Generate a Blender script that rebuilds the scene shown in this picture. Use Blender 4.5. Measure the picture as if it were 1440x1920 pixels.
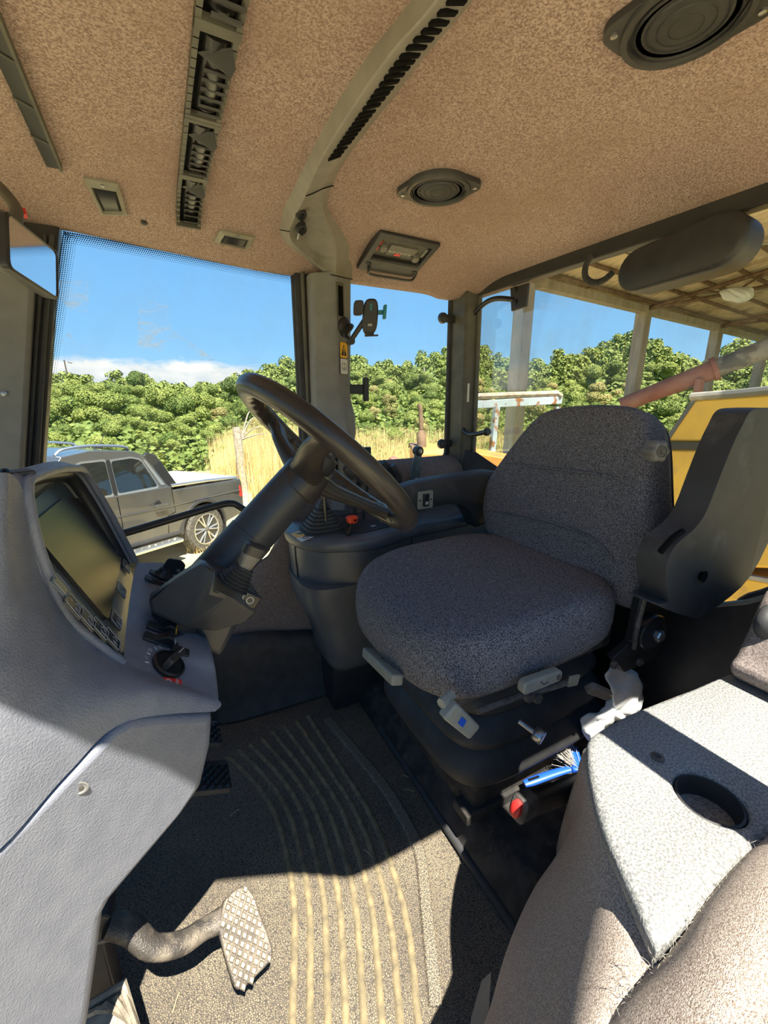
import bpy, math, random
from mathutils import Vector as V, Matrix
from mathutils.bvhtree import BVHTree
from math import sin, cos, pi, radians as RAD

for o in list(bpy.data.objects): bpy.data.objects.remove(o)
S = bpy.context.scene
C = S.collection

# ------------------------------------------------------------------ camera
# cab axes: X = towards the tractor's rear, Y = across the cab to its right wall, Z = up, cab floor at Z = 0
F_PX = 780.0
CAM = V((0, 0, 1.10))
_p = math.atan(210 / F_PX)
Yc = V((293 - 720, 210, F_PX)).normalized()
Uc = V((0, cos(_p), -sin(_p)))
Xc = V((Yc.z * Uc.y - Yc.y * Uc.z, Yc.x * Uc.z - Yc.z * Uc.x, Yc.y * Uc.x - Yc.x * Uc.y))
RIGHT = V((Xc.x, Yc.x, Uc.x)); UP = V((Xc.y, Yc.y, Uc.y)); FWD = V((Xc.z, Yc.z, Uc.z))
cd = bpy.data.cameras.new('camera'); cam = bpy.data.objects.new('camera', cd); C.objects.link(cam)
mw = Matrix.Identity(4)
for i in range(3):
    mw[i][0] = RIGHT[i]; mw[i][1] = UP[i]; mw[i][2] = -FWD[i]; mw[i][3] = CAM[i]
cam.matrix_world = mw
cd.sensor_fit = 'AUTO'; cd.sensor_width = 36; cd.lens = 36 * F_PX / 1920; cd.clip_start = .02; cd.clip_end = 3000
S.camera = cam

# ------------------------------------------------------------------ sky, sun, exposure
S.view_settings.view_transform = 'Standard'; S.view_settings.look = 'None'
S.view_settings.gamma = 1; S.view_settings.use_curve_mapping = False
S.view_settings.exposure = 0.45
W = bpy.data.worlds.new('sky'); S.world = W; W.use_nodes = True
nt = W.node_tree; nt.nodes.clear()
def N(t, **k):
    n = nt.nodes.new(t)
    for a, b in k.items(): setattr(n, a, b)
    return n
tc = N('ShaderNodeTexCoord'); sep = N('ShaderNodeSeparateXYZ'); nt.links.new(tc.outputs['Generated'], sep.inputs[0])
rp = N('ShaderNodeValToRGB'); nt.links.new(sep.outputs['Z'], rp.inputs[0])
e = rp.color_ramp.elements
e[0].position = 0.0; e[0].color = (.42, .72, .98, 1); e[1].position = 1.0; e[1].color = (.06, .22, .60, 1)
k = e.new(.12); k.color = (.28, .60, .97, 1)
k = e.new(.45); k.color = (.125, .41, .88, 1)
mp = N('ShaderNodeMapping'); mp.inputs['Scale'].default_value = (1, 1, 2.6); nt.links.new(tc.outputs['Generated'], mp.inputs[0])
nz = N('ShaderNodeTexNoise'); nz.inputs['Scale'].default_value = 9; nz.inputs['Detail'].default_value = 8; nz.inputs['Roughness'].default_value = .62
nt.links.new(mp.outputs[0], nz.inputs['Vector'])
m1 = N('ShaderNodeMath', operation='MULTIPLY_ADD'); m1.inputs[1].default_value = .085; m1.inputs[2].default_value = .030
nt.links.new(nz.outputs[0], m1.inputs[0])
m2 = N('ShaderNodeMath', operation='SUBTRACT'); nt.links.new(m1.outputs[0], m2.inputs[0]); nt.links.new(sep.outputs['Z'], m2.inputs[1])
m3 = N('ShaderNodeMapRange'); m3.inputs['From Min'].default_value = -.004; m3.inputs['From Max'].default_value = .014
nt.links.new(m2.outputs[0], m3.inputs[0])
mx = N('ShaderNodeMix', data_type='RGBA'); nt.links.new(m3.outputs[0], mx.inputs[0]); nt.links.new(rp.outputs[0], mx.inputs[6])
cr = N('ShaderNodeValToRGB'); nt.links.new(nz.outputs[0], cr.inputs[0])
cr.color_ramp.elements[0].position = .35; cr.color_ramp.elements[0].color = (.62, .70, .78, 1)
cr.color_ramp.elements[1].position = .62; cr.color_ramp.elements[1].color = (.98, .97, .94, 1)
nt.links.new(cr.outputs[0], mx.inputs[7])
bg = N('ShaderNodeBackground'); nt.links.new(mx.outputs[2], bg.inputs[0]); bg.inputs[1].default_value = .80
nt.links.new(bg.outputs[0], N('ShaderNodeOutputWorld').inputs[0])

SUN_EL = RAD(65.5); SUN_K = .0          # sun comes in through the open left door
sd = bpy.data.lights.new('sun', 'SUN'); sd.energy = 11.0; sd.angle = RAD(.5); sd.color = (1, .93, .80)
sun = bpy.data.objects.new('sun', sd); C.objects.link(sun)
sdir = V((SUN_K, cos(SUN_EL), -sin(SUN_EL))).normalized()
sun.rotation_euler = sdir.to_track_quat('-Z', 'Y').to_euler(); sun.location = (0, -20, 40)

# ------------------------------------------------------------------ helpers
def ray(px, py):
    return RIGHT * (px - 720) + UP * (960 - py) + FWD * F_PX
def at(px, py, X=None, Y=None, Z=None, d=None):
    """the point on plane X / Y / Z (or at depth d) seen at a pixel of the photograph: used to measure the place"""
    r = ray(px, py)
    if d is not None: t = d / F_PX
    elif X is not None: t = (X - CAM.x) / r.x
    elif Y is not None: t = (Y - CAM.y) / r.y
    else: t = (Z - CAM.z) / r.z
    return CAM + r * t
def J(*gs):
    v, f = [], []
    for g in gs:
        b = len(v); v += list(g[0]); f += [tuple(i + b for i in q) for q in g[1]]
    return v, f
def xf(g, m): return [m @ V(p) for p in g[0]], g[1]
def mv(g, d): d = V(d); return [V(p) + d for p in g[0]], g[1]
def dfm(g, fn): return [V(fn(V(p))) for p in g[0]], g[1]
def box(c, s):
    c = V(c); hx, hy, hz = s[0] / 2, s[1] / 2, s[2] / 2
    v = [c + V((x * hx, y * hy, z * hz)) for x in (-1, 1) for y in (-1, 1) for z in (-1, 1)]
    return v, [(0, 1, 3, 2), (4, 6, 7, 5), (0, 4, 5, 1), (2, 3, 7, 6), (0, 2, 6, 4), (1, 5, 7, 3)]
def obox(c, u, v, w, s):
    """box centred at c with half axes along u, v, w (unit) and size s"""
    c, u, v, w = V(c), V(u), V(v), V(w); m = Matrix((u, v, w)).transposed()
    return [c + m @ V(p) for p in box((0, 0, 0), s)[0]], box((0, 0, 0), s)[1]
def prism(poly, vec):
    vec = V(vec); n = len(poly); a = [V(p) for p in poly]; v = a + [p + vec for p in a]
    nn = V((0, 0, 0))
    for i in range(n): nn += a[i].cross(a[(i + 1) % n])
    f = [tuple(range(n))[::-1], tuple(range(n, 2 * n))] + [(i, (i + 1) % n, n + (i + 1) % n, n + i) for i in range(n)]
    if nn.dot(vec) < 0: f = [q[::-1] for q in f]
    return v, f
def loft(rings, caps=(True, True), closed=False):
    n = len(rings[0]); v = [V(p) for r in rings for p in r]; f = []; m = len(rings)
    for i in range(m if closed else m - 1):
        j = (i + 1) % m
        for q in range(n):
            f.append((i * n + q, i * n + (q + 1) % n, j * n + (q + 1) % n, j * n + q))
    if not closed:
        if caps[0]: f.append(tuple(range(n))[::-1])
        if caps[1]: f.append(tuple(range((m - 1) * n, m * n)))
    return v, f
def ring(c, u, v, a, b, e=2.0, n=24):
    c, u, v = V(c), V(u), V(v); out = []
    for i in range(n):
        t = 2 * pi * i / n; x, y = cos(t), sin(t)
        out.append(c + u * (a * math.copysign(abs(x) ** (2 / e), x)) + v * (b * math.copysign(abs(y) ** (2 / e), y)))
    return out
def frame(d):
    d = V(d).normalized(); a = V((0, 0, 1)) if abs(d.z) < .9 else V((1, 0, 0))
    u = d.cross(a).normalized(); return u, d.cross(u).normalized()
def cyl(p0, p1, r0, r1=None, n=16):
    p0, p1 = V(p0), V(p1); u, v = frame(p1 - p0); r1 = r0 if r1 is None else r1
    return loft([ring(p0, u, v, r0, r0, 2, n), ring(p1, u, v, r1, r1, 2, n)])
def smooth_pts(pts, k=6, closed=False):
    pts = [V(p) for p in pts]; n = len(pts); out = []
    for i in range(n if closed else n - 1):
        if closed: a, b, c, d = pts[i - 1], pts[i], pts[(i + 1) % n], pts[(i + 2) % n]
        else: a, b, c, d = pts[max(i - 1, 0)], pts[i], pts[i + 1], pts[min(i + 2, n - 1)]
        for q in range(k):
            t = q / k
            out.append(.5 * (2 * b + (c - a) * t + (2 * a - 5 * b + 4 * c - d) * t * t + (3 * b - a - 3 * c + d) * t ** 3))
    if not closed: out.append(pts[-1])
    return out
def tube(pts, r, n=10, k=0, closed=False, flat=None):
    pts = [V(p) for p in pts]
    if k:
        m = len(pts)
        if isinstance(r, (list, tuple)):
            rr = smooth_pts([(x, 0, 0) for x in r], k, closed); r = [x.x for x in rr]
        pts = smooth_pts(pts, k, closed)
    m = len(pts)
    if not isinstance(r, (list, tuple)): r = [r] * m
    rings = []; u = None
    for i in range(m):
        if closed: d = pts[(i + 1) % m] - pts[i - 1]
        else: d = pts[min(i + 1, m - 1)] - pts[max(i - 1, 0)]
        d.normalize()
        if u is None: u, w = frame(d)
        else: u = (u - d * u.dot(d)).normalized(); w = d.cross(u)
        rings.append(ring(pts[i], u, w, r[i], r[i] * (flat or 1), 2, n))
    return loft(rings, closed=closed)
def lathe(prof, o, ax, n=24):
    """prof: list of (radius, height along ax)"""
    o, ax = V(o), V(ax).normalized(); u, v = frame(ax)
    return loft([ring(o + ax * h, u, v, max(r, 1e-4), max(r, 1e-4), 2, n) for r, h in prof])
def grid(fn, nu, nv):
    v = [V(fn(i / nu, j / nv)) for i in range(nu + 1) for j in range(nv + 1)]
    f = [(i * (nv + 1) + j, (i + 1) * (nv + 1) + j, (i + 1) * (nv + 1) + j + 1, i * (nv + 1) + j + 1) for i in range(nu) for j in range(nv)]
    return v, f
def patch(rows, k=5):
    """smooth surface through a net of control points"""
    a = [smooth_pts(r, k) for r in rows]; cols = list(zip(*a)); b = [smooth_pts(c, k) for c in cols]
    nu, nv = len(b), len(b[0]); v = [p for c in b for p in c]
    f = [(i * nv + j, (i + 1) * nv + j, (i + 1) * nv + j + 1, i * nv + j + 1) for i in range(nu - 1) for j in range(nv - 1)]
    return v, f
def rpoly(pts, r=.02, k=5):
    """round the corners of a polygon"""
    pts = [V(p) for p in pts]; n = len(pts); out = []
    for i in range(n):
        a, b, c = pts[i - 1], pts[i], pts[(i + 1) % n]
        la, lc = (a - b).length, (c - b).length; q = min(r, la * .45, lc * .45)
        p, s = b + (a - b) * (q / la), b + (c - b) * (q / lc)
        for j in range(k + 1):
            t = j / k; out.append(p * (1 - t) ** 2 + b * 2 * t * (1 - t) + s * t * t)
    return out
def facets(px, py, tree, gap=0):
    """where the ray through a pixel meets a modelled surface: point and normal (towards the viewer)"""
    r = ray(px, py).normalized(); p, n, _, _ = tree.ray_cast(CAM, r)
    if n.dot(r) > 0: n = -n
    return p + n * gap, n
def tree_of(g): return BVHTree.FromPolygons([tuple(p) for p in g[0]], [tuple(f) for f in g[1]])
def tag(o, label=None, cat=None, group=None, kind=None):
    if label: o['label'] = label
    if cat: o['category'] = cat
    if group: o['group'] = group
    if kind: o['kind'] = kind
    return o
def thing(name, label, cat, loc=(0, 0, 0), group=None, kind=None):
    o = bpy.data.objects.new(name, None); C.objects.link(o); o.location = loc; o.empty_display_size = .05
    return tag(o, label, cat, group, kind)
def mk(name, g, mat, parent=None, label=None, cat=None, group=None, kind=None, bevel=0, seg=2, sub=0, solid=0, flat=False, ang=38, local=False, off=-1):
    me = bpy.data.meshes.new(name); me.from_pydata([tuple(p) for p in g[0]], [], [list(q) for q in g[1]]); me.update()
    import bmesh
    bm = bmesh.new(); bm.from_mesh(me); bmesh.ops.remove_doubles(bm, verts=bm.verts, dist=1e-6); bmesh.ops.recalc_face_normals(bm, faces=bm.faces); bm.to_mesh(me); bm.free()
    if not flat:
        me.shade_smooth()
        if not sub: me.set_sharp_from_angle(angle=RAD(ang))
    me.materials.append(mat if not isinstance(mat, str) else MAT[mat])
    o = bpy.data.objects.new(name, me); C.objects.link(o)
    if parent:
        o.parent = parent
        if not local and parent.parent is None: o.location = -parent.location
    if solid:
        m = o.modifiers.new('thick', 'SOLIDIFY'); m.thickness = solid; m.offset = off
    if bevel:
        m = o.modifiers.new('round', 'BEVEL'); m.width = bevel; m.segments = seg; m.limit_method = 'ANGLE'; m.angle_limit = RAD(32); m.harden_normals = False
    if sub:
        m = o.modifiers.new('smooth', 'SUBSURF'); m.levels = sub; m.render_levels = sub
    return tag(o, label, cat, group, kind)
def text(name, body, size, mat, parent, o, u, v, off=.0006):
    """flat printed lettering: mesh made from the built-in font, lying in the u (reading) / v (up) plane at o"""
    cu = bpy.data.curves.new(name, 'FONT'); cu.body = body; cu.size = size; cu.align_x = 'CENTER'; cu.align_y = 'CENTER'; cu.resolution_u = 2
    to = bpy.data.objects.new(name, cu); C.objects.link(to)
    me = bpy.data.meshes.new_from_object(to.evaluated_get(bpy.context.evaluated_depsgraph_get()))
    bpy.data.objects.remove(to); u, v = V(u).normalized(), V(v).normalized(); w = u.cross(v); o = V(o) + w * off
    g = [o + u * q.co.x + v * q.co.y for q in me.vertices], [tuple(p.vertices) for p in me.polygons]
    return mk(name, g, mat, parent, flat=True)

# ------------------------------------------------------------------ materials
MAT = {}
def mat(name, col, rough=.55, col2=None, scale=60, lo=.4, hi=.6, bump=0, bscale=300, metal=0, spec=.5, bdist=.002, detail=3, aniso=None, coat=0, dirt=None, dscale=3, dlo=.5, dhi=.7):
    m = bpy.data.materials.new(name); m.use_nodes = True; t = m.node_tree; b = t.nodes['Principled BSDF']
    b.inputs['Roughness'].default_value = rough; b.inputs['Metallic'].default_value = metal
    b.inputs['Specular IOR Level'].default_value = spec; b.inputs['Base Color'].default_value = (*col, 1)
    b.inputs['Coat Weight'].default_value = coat
    tcn = t.nodes.new('ShaderNodeTexCoord'); src = tcn.outputs['Object']
    if aniso:
        mpn = t.nodes.new('ShaderNodeMapping'); mpn.inputs['Scale'].default_value = aniso; t.links.new(src, mpn.inputs[0]); src = mpn.outputs[0]
    out = None
    if col2:
        n = t.nodes.new('ShaderNodeTexNoise'); n.inputs['Scale'].default_value = scale; n.inputs['Detail'].default_value = detail; t.links.new(src, n.inputs['Vector'])
        r = t.nodes.new('ShaderNodeValToRGB'); t.links.new(n.outputs[0], r.inputs[0])
        r.color_ramp.elements[0].position = lo; r.color_ramp.elements[0].color = (*col, 1)
        r.color_ramp.elements[1].position = hi; r.color_ramp.elements[1].color = (*col2, 1)
        out = r.outputs[0]
    if dirt:
        n = t.nodes.new('ShaderNodeTexNoise'); n.inputs['Scale'].default_value = dscale; n.inputs['Detail'].default_value = 8; n.inputs['Roughness'].default_value = .65; t.links.new(src, n.inputs['Vector'])
        r = t.nodes.new('ShaderNodeMapRange'); r.inputs['From Min'].default_value = dlo; r.inputs['From Max'].default_value = dhi; t.links.new(n.outputs[0], r.inputs[0])
        x = t.nodes.new('ShaderNodeMix'); x.data_type = 'RGBA'; t.links.new(r.outputs[0], x.inputs[0])
        if out: t.links.new(out, x.inputs[6])
        else: x.inputs[6].default_value = (*col, 1)
        x.inputs[7].default_value = (*dirt, 1); out = x.outputs[2]
    if out: t.links.new(out, b.inputs['Base Color'])
    if bump:
        n = t.nodes.new('ShaderNodeTexNoise'); n.inputs['Scale'].default_value = bscale; n.inputs['Detail'].default_value = 3; t.links.new(src, n.inputs['Vector'])
        bp = t.nodes.new('ShaderNodeBump'); bp.inputs['Strength'].default_value = bump; bp.inputs['Distance'].default_value = bdist
        t.links.new(n.outputs[0], bp.inputs['Height']); t.links.new(bp.outputs[0], b.inputs['Normal'])
    MAT[name] = m; return m
mat('headliner', (.27, .185, .155), .95, (.58, .445, .39), 300, .36, .64, .6, 520, spec=.1, detail=4, dirt=(.34, .225, .18), dscale=2.5, dlo=.45, dhi=.8)
mat('wall_fabric', (.15, .125, .115), .95, (.27, .23, .215), 300, .38, .62, .6, 500, spec=.1)
mat('fender_fabric', (.29, .23, .19), .95, (.68, .59, .51), 520, .36, .64, .8, 900, spec=.1, bdist=.002)
mat('seat_fabric', (.06, .059, .068), .95, (.29, .285, .305), 460, .42, .60, .7, 520, spec=.12)
mat('dash_plastic', (.195, .210, .255), .48, (.225, .240, .285), 40, .35, .65, .7, 380, spec=.5, bdist=.0014)
mat('console_plastic', (.085, .092, .105), .42, (.11, .118, .13), 14, .35, .65, .15, 500, spec=.5)
mat('duct_grey', (.25, .235, .205), .5, (.29, .27, .235), 30, .35, .65, .15, 600, spec=.4)
mat('pillar_grey', (.20, .20, .195), .5, (.23, .23, .22), 20, .35, .65, .12, 600, spec=.4)
mat('pad_grey', (.16, .165, .165), .42, (.22, .225, .22), 380, .45, .6, .8, 380, spec=.5, bdist=.0012, dirt=(.36, .365, .35), dscale=330, dlo=.46, dhi=.56)
mat('black_plastic', (.028, .028, .030), .45, (.04, .04, .042), 30, .3, .7, .1, 400, spec=.5)
mat('black_satin', (.02, .02, .021), .3, spec=.5)
mat('black_rubber', (.035, .036, .038), .6, (.055, .056, .058), 25, .3, .7, .15, 200, spec=.4)
mat('foam_black', (.040, .041, .043), .55, (.06, .06, .06), 12, .3, .7, .2, 700, spec=.4, dirt=(.12, .12, .115), dscale=7, dlo=.58, dhi=.75)
mat('wheel_rubber', (.030, .026, .024), .33, (.05, .042, .036), 14, .35, .65, .1, 120, spec=.5)
mat('dark_void', (.006, .006, .006), .8, spec=.1)
mat('olive_post', (.10, .098, .082), .5, (.13, .125, .10), 20, spec=.3)
mat('khaki', (.30, .295, .24), .45, (.34, .335, .28), 40, spec=.4)
mat('grey_knob', (.17, .16, .14), .5, (.20, .19, .17), 60, bump=.2, spec=.4)
mat('steel', (.48, .49, .50), .32, (.36, .37, .38), 40, metal=.9)
mat('chrome', (.85, .86, .88), .07, metal=1)
mat('worn_steel', (.17, .16, .15), .5, (.08, .075, .07), 50, .35, .65, .5, 260, metal=.35, bdist=.003)
mat('pedal_cast', (.07, .062, .055), .45, (.26, .22, .17), 30, .45, .70, .6, 320, metal=.25, bdist=.003)
mat('pedal_worn', (.22, .19, .145), .45, (.38, .325, .25), 50, .35, .65, .4, 300, metal=.2)
mat('column_dark', (.036, .039, .045), .40, (.046, .049, .055), 14, .35, .65, .12, 500, spec=.5)
mat('bluesteel', (.10, .15, .19), .35, (.17, .22, .25), 30, metal=.6)
mat('orange_red', (.85, .075, .02), .4)
mat('red_plastic', (.78, .04, .035), .4)
mat('amber', (.80, .42, .02), .4)
mat('white_print', (.75, .75, .72), .6)
mat('grey_print', (.42, .44, .45), .6)
mat('warn_yellow', (.90, .48, .015), .5)
mat('sticker_white', (.72, .72, .69), .5)
mat('teal', (.02, .22, .27), .4)
mat('lcd', (.62, .70, .60), .25, (.74, .77, .56), 9, .4, .65, spec=.6, detail=1)
mat('cluster', (.085, .12, .145), .35, (.10, .135, .16), 20, spec=.5)
mat('button_dark', (.035, .04, .045), .4)
mat('blue_brush', (.015, .10, .62), .4)
mat('bristle', (.45, .43, .38), .9, (.25, .24, .21), 200)
mat('cloth_brown', (.14, .105, .07), .95, (.20, .155, .105), 25, bump=.4, bscale=90, bdist=.006)
mat('paper_tan', (.46, .38, .24), .9, (.38, .31, .19), 30)
mat('mask_white', (.78, .82, .84), .9, (.86, .89, .90), 30, bump=.4, bscale=120)
mat('mat_rubber', (.045, .047, .05), .62, (.075, .077, .08), 6, .35, .65, .7, 300, spec=.35, dirt=(.36, .29, .19), dscale=420, dlo=.47, dhi=.56)
def floor_mat():
    # rubber mat: cracked leathery grain, dusty all over
    m = bpy.data.materials.new('floor_rubber'); m.use_nodes = True; t = m.node_tree; b = t.nodes['Principled BSDF']; L = t.links.new
    tcn = t.nodes.new('ShaderNodeTexCoord'); src = tcn.outputs['Object']
    vo = t.nodes.new('ShaderNodeTexVoronoi'); vo.feature = 'DISTANCE_TO_EDGE'; vo.inputs['Scale'].default_value = 300; L(src, vo.inputs['Vector'])
    r = t.nodes.new('ShaderNodeMapRange'); r.inputs['From Min'].default_value = .03; r.inputs['From Max'].default_value = .22; L(vo.outputs['Distance'], r.inputs[0])
    n = t.nodes.new('ShaderNodeTexNoise'); n.inputs['Scale'].default_value = 7; n.inputs['Detail'].default_value = 6; L(src, n.inputs['Vector'])
    q = t.nodes.new('ShaderNodeMapRange'); q.inputs['From Min'].default_value = .3; q.inputs['From Max'].default_value = .7; q.inputs['To Min'].default_value = .45; q.inputs['To Max'].default_value = .85; L(n.outputs[0], q.inputs[0])
    mu = t.nodes.new('ShaderNodeMath'); mu.operation = 'MULTIPLY'; L(r.outputs[0], mu.inputs[0]); L(q.outputs[0], mu.inputs[1])
    x = t.nodes.new('ShaderNodeMix'); x.data_type = 'RGBA'; L(mu.outputs[0], x.inputs[0]); x.inputs[6].default_value = (.05, .047, .044, 1); x.inputs[7].default_value = (.38, .305, .20, 1)
    L(x.outputs[2], b.inputs['Base Color']); b.inputs['Roughness'].default_value = .6; b.inputs['Specular IOR Level'].default_value = .35
    bp = t.nodes.new('ShaderNodeBump'); bp.inputs['Strength'].default_value = .5; bp.inputs['Distance'].default_value = .001; L(r.outputs[0], bp.inputs['Height']); L(bp.outputs[0], b.inputs['Normal'])
    MAT['floor_rubber'] = m
floor_mat()
mat('rib_dust', (.16, .135, .09), .7, (.29, .235, .135), 45, .35, .65, .4, 200, spec=.2)
mat('soil_dark', (.022, .021, .020), .8, (.05, .045, .04), 20, bump=.3, bscale=80, dirt=(.12, .095, .065), dscale=14, dlo=.58, dhi=.72)
def glassmat(name, tint, gloss, dust=0):
    m = bpy.data.materials.new(name); m.use_nodes = True; t = m.node_tree; t.nodes.clear(); L = t.links.new
    tr = t.nodes.new('ShaderNodeBsdfTransparent'); tr.inputs[0].default_value = (*tint, 1)
    gl = t.nodes.new('ShaderNodeBsdfGlossy'); gl.inputs['Roughness'].default_value = .02
    fr = t.nodes.new('ShaderNodeFresnel'); fr.inputs[0].default_value = 1.45
    mu = t.nodes.new('ShaderNodeMath'); mu.operation = 'MULTIPLY'; mu.inputs[1].default_value = gloss; L(fr.outputs[0], mu.inputs[0])
    mxs = t.nodes.new('ShaderNodeMixShader'); L(mu.outputs[0], mxs.inputs[0]); L(tr.outputs[0], mxs.inputs[1]); L(gl.outputs[0], mxs.inputs[2])
    o = t.nodes.new('ShaderNodeOutputMaterial'); last = mxs.outputs[0]
    if dust:
        tcn = t.nodes.new('ShaderNodeTexCoord')
        n = t.nodes.new('ShaderNodeTexNoise'); n.inputs['Scale'].default_value = 9; n.inputs['Detail'].default_value = 9; L(tcn.outputs['Object'], n.inputs['Vector'])
        r = t.nodes.new('ShaderNodeMapRange'); r.inputs['From Min'].default_value = .45; r.inputs['From Max'].default_value = .8; r.inputs['To Max'].default_value = dust; L(n.outputs[0], r.inputs[0])
        df = t.nodes.new('ShaderNodeBsdfDiffuse'); df.inputs[0].default_value = (.8, .76, .66, 1)
        m2_ = t.nodes.new('ShaderNodeMixShader'); L(r.outputs[0], m2_.inputs[0]); L(last, m2_.inputs[1]); L(df.outputs[0], m2_.inputs[2]); last = m2_.outputs[0]
    L(last, o.inputs[0]); MAT[name] = m
glassmat('cab_glass', (.97, .99, .985), .35, .05)
glassmat('rear_glass', (.96, .965, .94), .28, .10)
glassmat('clear_lens', (.5, .5, .5), 1.0)
def film_mat():
    m = bpy.data.materials.new('film'); m.use_nodes = True; t = m.node_tree; t.nodes.clear(); L = t.links.new
    tcn = t.nodes.new('ShaderNodeTexCoord'); mpn = t.nodes.new('ShaderNodeMapping'); mpn.inputs['Rotation'].default_value = (0, .7, 0); mpn.inputs['Scale'].default_value = (1, 1, 2.6); L(tcn.outputs['Object'], mpn.inputs[0])
    n = t.nodes.new('ShaderNodeTexNoise'); n.inputs['Scale'].default_value = 14; n.inputs['Detail'].default_value = 5; n.inputs['Distortion'].default_value = 1.2; L(mpn.outputs[0], n.inputs['Vector'])
    r = t.nodes.new('ShaderNodeMapRange'); r.inputs['From Min'].default_value = .48; r.inputs['From Max'].default_value = .68; r.inputs['To Min'].default_value = .03; r.inputs['To Max'].default_value = .33; L(n.outputs[0], r.inputs[0])
    tr = t.nodes.new('ShaderNodeBsdfTransparent'); df = t.nodes.new('ShaderNodeBsdfTranslucent'); df.inputs[0].default_value = (.85, .9, .95, 1)
    mxs = t.nodes.new('ShaderNodeMixShader'); L(r.outputs[0], mxs.inputs[0]); L(tr.outputs[0], mxs.inputs[1]); L(df.outputs[0], mxs.inputs[2])
    o = t.nodes.new('ShaderNodeOutputMaterial'); L(mxs.outputs[0], o.inputs[0]); MAT['film'] = m
film_mat()
# ================================================================== the cab shell
def ceil_z(x, y):
    z = 1.612
    ez = 1.512 + .035 * max(0, min(1, (.35 - x) / .5))            # height of the edge above the side glass
    r = max(0, (y - 1.27) / .27); z -= (1.612 - ez) * min(1, r) ** 2.2
    r = max(0, (.26 - y) / .27); z -= .09 * min(1, r) ** 2.2
    r = max(0, (x - .98) / .235); z -= .097 * min(1, r) ** 2.2
    r = max(0, (-.22 - x) / .3); z -= .08 * min(1, r) ** 2
    return max(z, 1.5)
def ceil_at(px, py, gap=0):
    r = ray(px, py); hi = .0002
    while (CAM + r * hi).z < ceil_z((CAM + r * hi).x, (CAM + r * hi).y) and hi < .004: hi += .000002
    p = CAM + r * hi; return p - r.normalized() * gap
def ceil_n(p):
    d = .01; return V((-(ceil_z(p.x + d, p.y) - ceil_z(p.x - d, p.y)) / (2 * d), -(ceil_z(p.x, p.y + d) - ceil_z(p.x, p.y - d)) / (2 * d), 1)).normalized() * -1
def roof_edge(x):                       # inner line of the left door opening, set in towards the front
    k = [(-.7, .13), (-.3, .13), (-.03, .085), (.27, -.045), (.5, -.06), (1.4, -.06)]
    for (a, b), (c, d) in zip(k, k[1:]):
        if a <= x <= c: return b + (d - b) * (x - a) / (c - a)
    return -.05
def cpt(u, v):
    x = -.58 + 1.80 * u; y0 = roof_edge(x) + .04; y = y0 + (1.555 - y0) * v
    return (x, y, ceil_z(x, y))
g = grid(cpt, 70, 60)
mk('ceiling', g, 'headliner', label='brown speckled carpet headliner under the cab roof', kind='structure', solid=.05, off=1)
# outer roof shell, overhanging the doors a little
g = loft([rpoly([(x, roof_edge(x), z) for x in (-.62, -.3, -.03, .12, .27, .5, 1.30)] + [(1.30, 1.62, z), (-.62, 1.62, z)], .05) for z in (1.63, 1.66)])
mk('roof_shell', g, 'olive_post', label='painted outer roof panel of the tractor cab', kind='structure', bevel=.01)

# ---- floor
g = prism(rpoly([(-.62, -.02, 0), (.57, -.02, 0), (.57, 1.44, 0), (-.62, 1.44, 0)], .03), (0, 0, -.03))
floor = mk('floor', g, 'floor_rubber', label='dusty black rubber floor mat with curved ribs', kind='structure')
A = [(548, 1905), (552, 1711), (540, 1616), (514, 1521), (473, 1461), (428, 1418)]
D = [(658, 1905), (647, 1711), (630, 1616), (596, 1513), (552, 1444), (496, 1379)]
G = [(770, 1905), (752, 1733), (721, 1616), (682, 1521), (634, 1444), (570, 1345)]
fa, fd, fg = ([at(x, y, Z=.004) for x, y in q] for q in (A, D, G))
for i in range(8):
    t = i / 6.6
    pts = [a * (1 - t) + b * t if True else a for a, b in zip(fa, fg)]
    pts = [V((p.x + (d.x - (a.x + b.x) / 2) * 4 * min(t, 1) * (1 - min(t, 1)), p.y + (d.y - (a.y + b.y) / 2) * 4 * min(t, 1) * (1 - min(t, 1)), .0)) for p, a, b, d in zip(pts, fa, fg, fd)]
    pts = [pts[0] + (pts[0] - pts[1]) * 1.6] + pts
    sp = smooth_pts(pts, 6); rings = []
    for q in range(len(sp)):
        d = (sp[min(q + 1, len(sp) - 1)] - sp[max(q - 1, 0)]).normalized(); n = V((-d.y, d.x, 0)); w = .0072
        rings.append([sp[q] - n * w, sp[q] - n * w * .55 + V((0, 0, .005)), sp[q] + n * w * .55 + V((0, 0, .005)), sp[q] + n * w])
    mk('rib', loft(rings), 'rib_dust', floor, ang=60)
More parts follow.
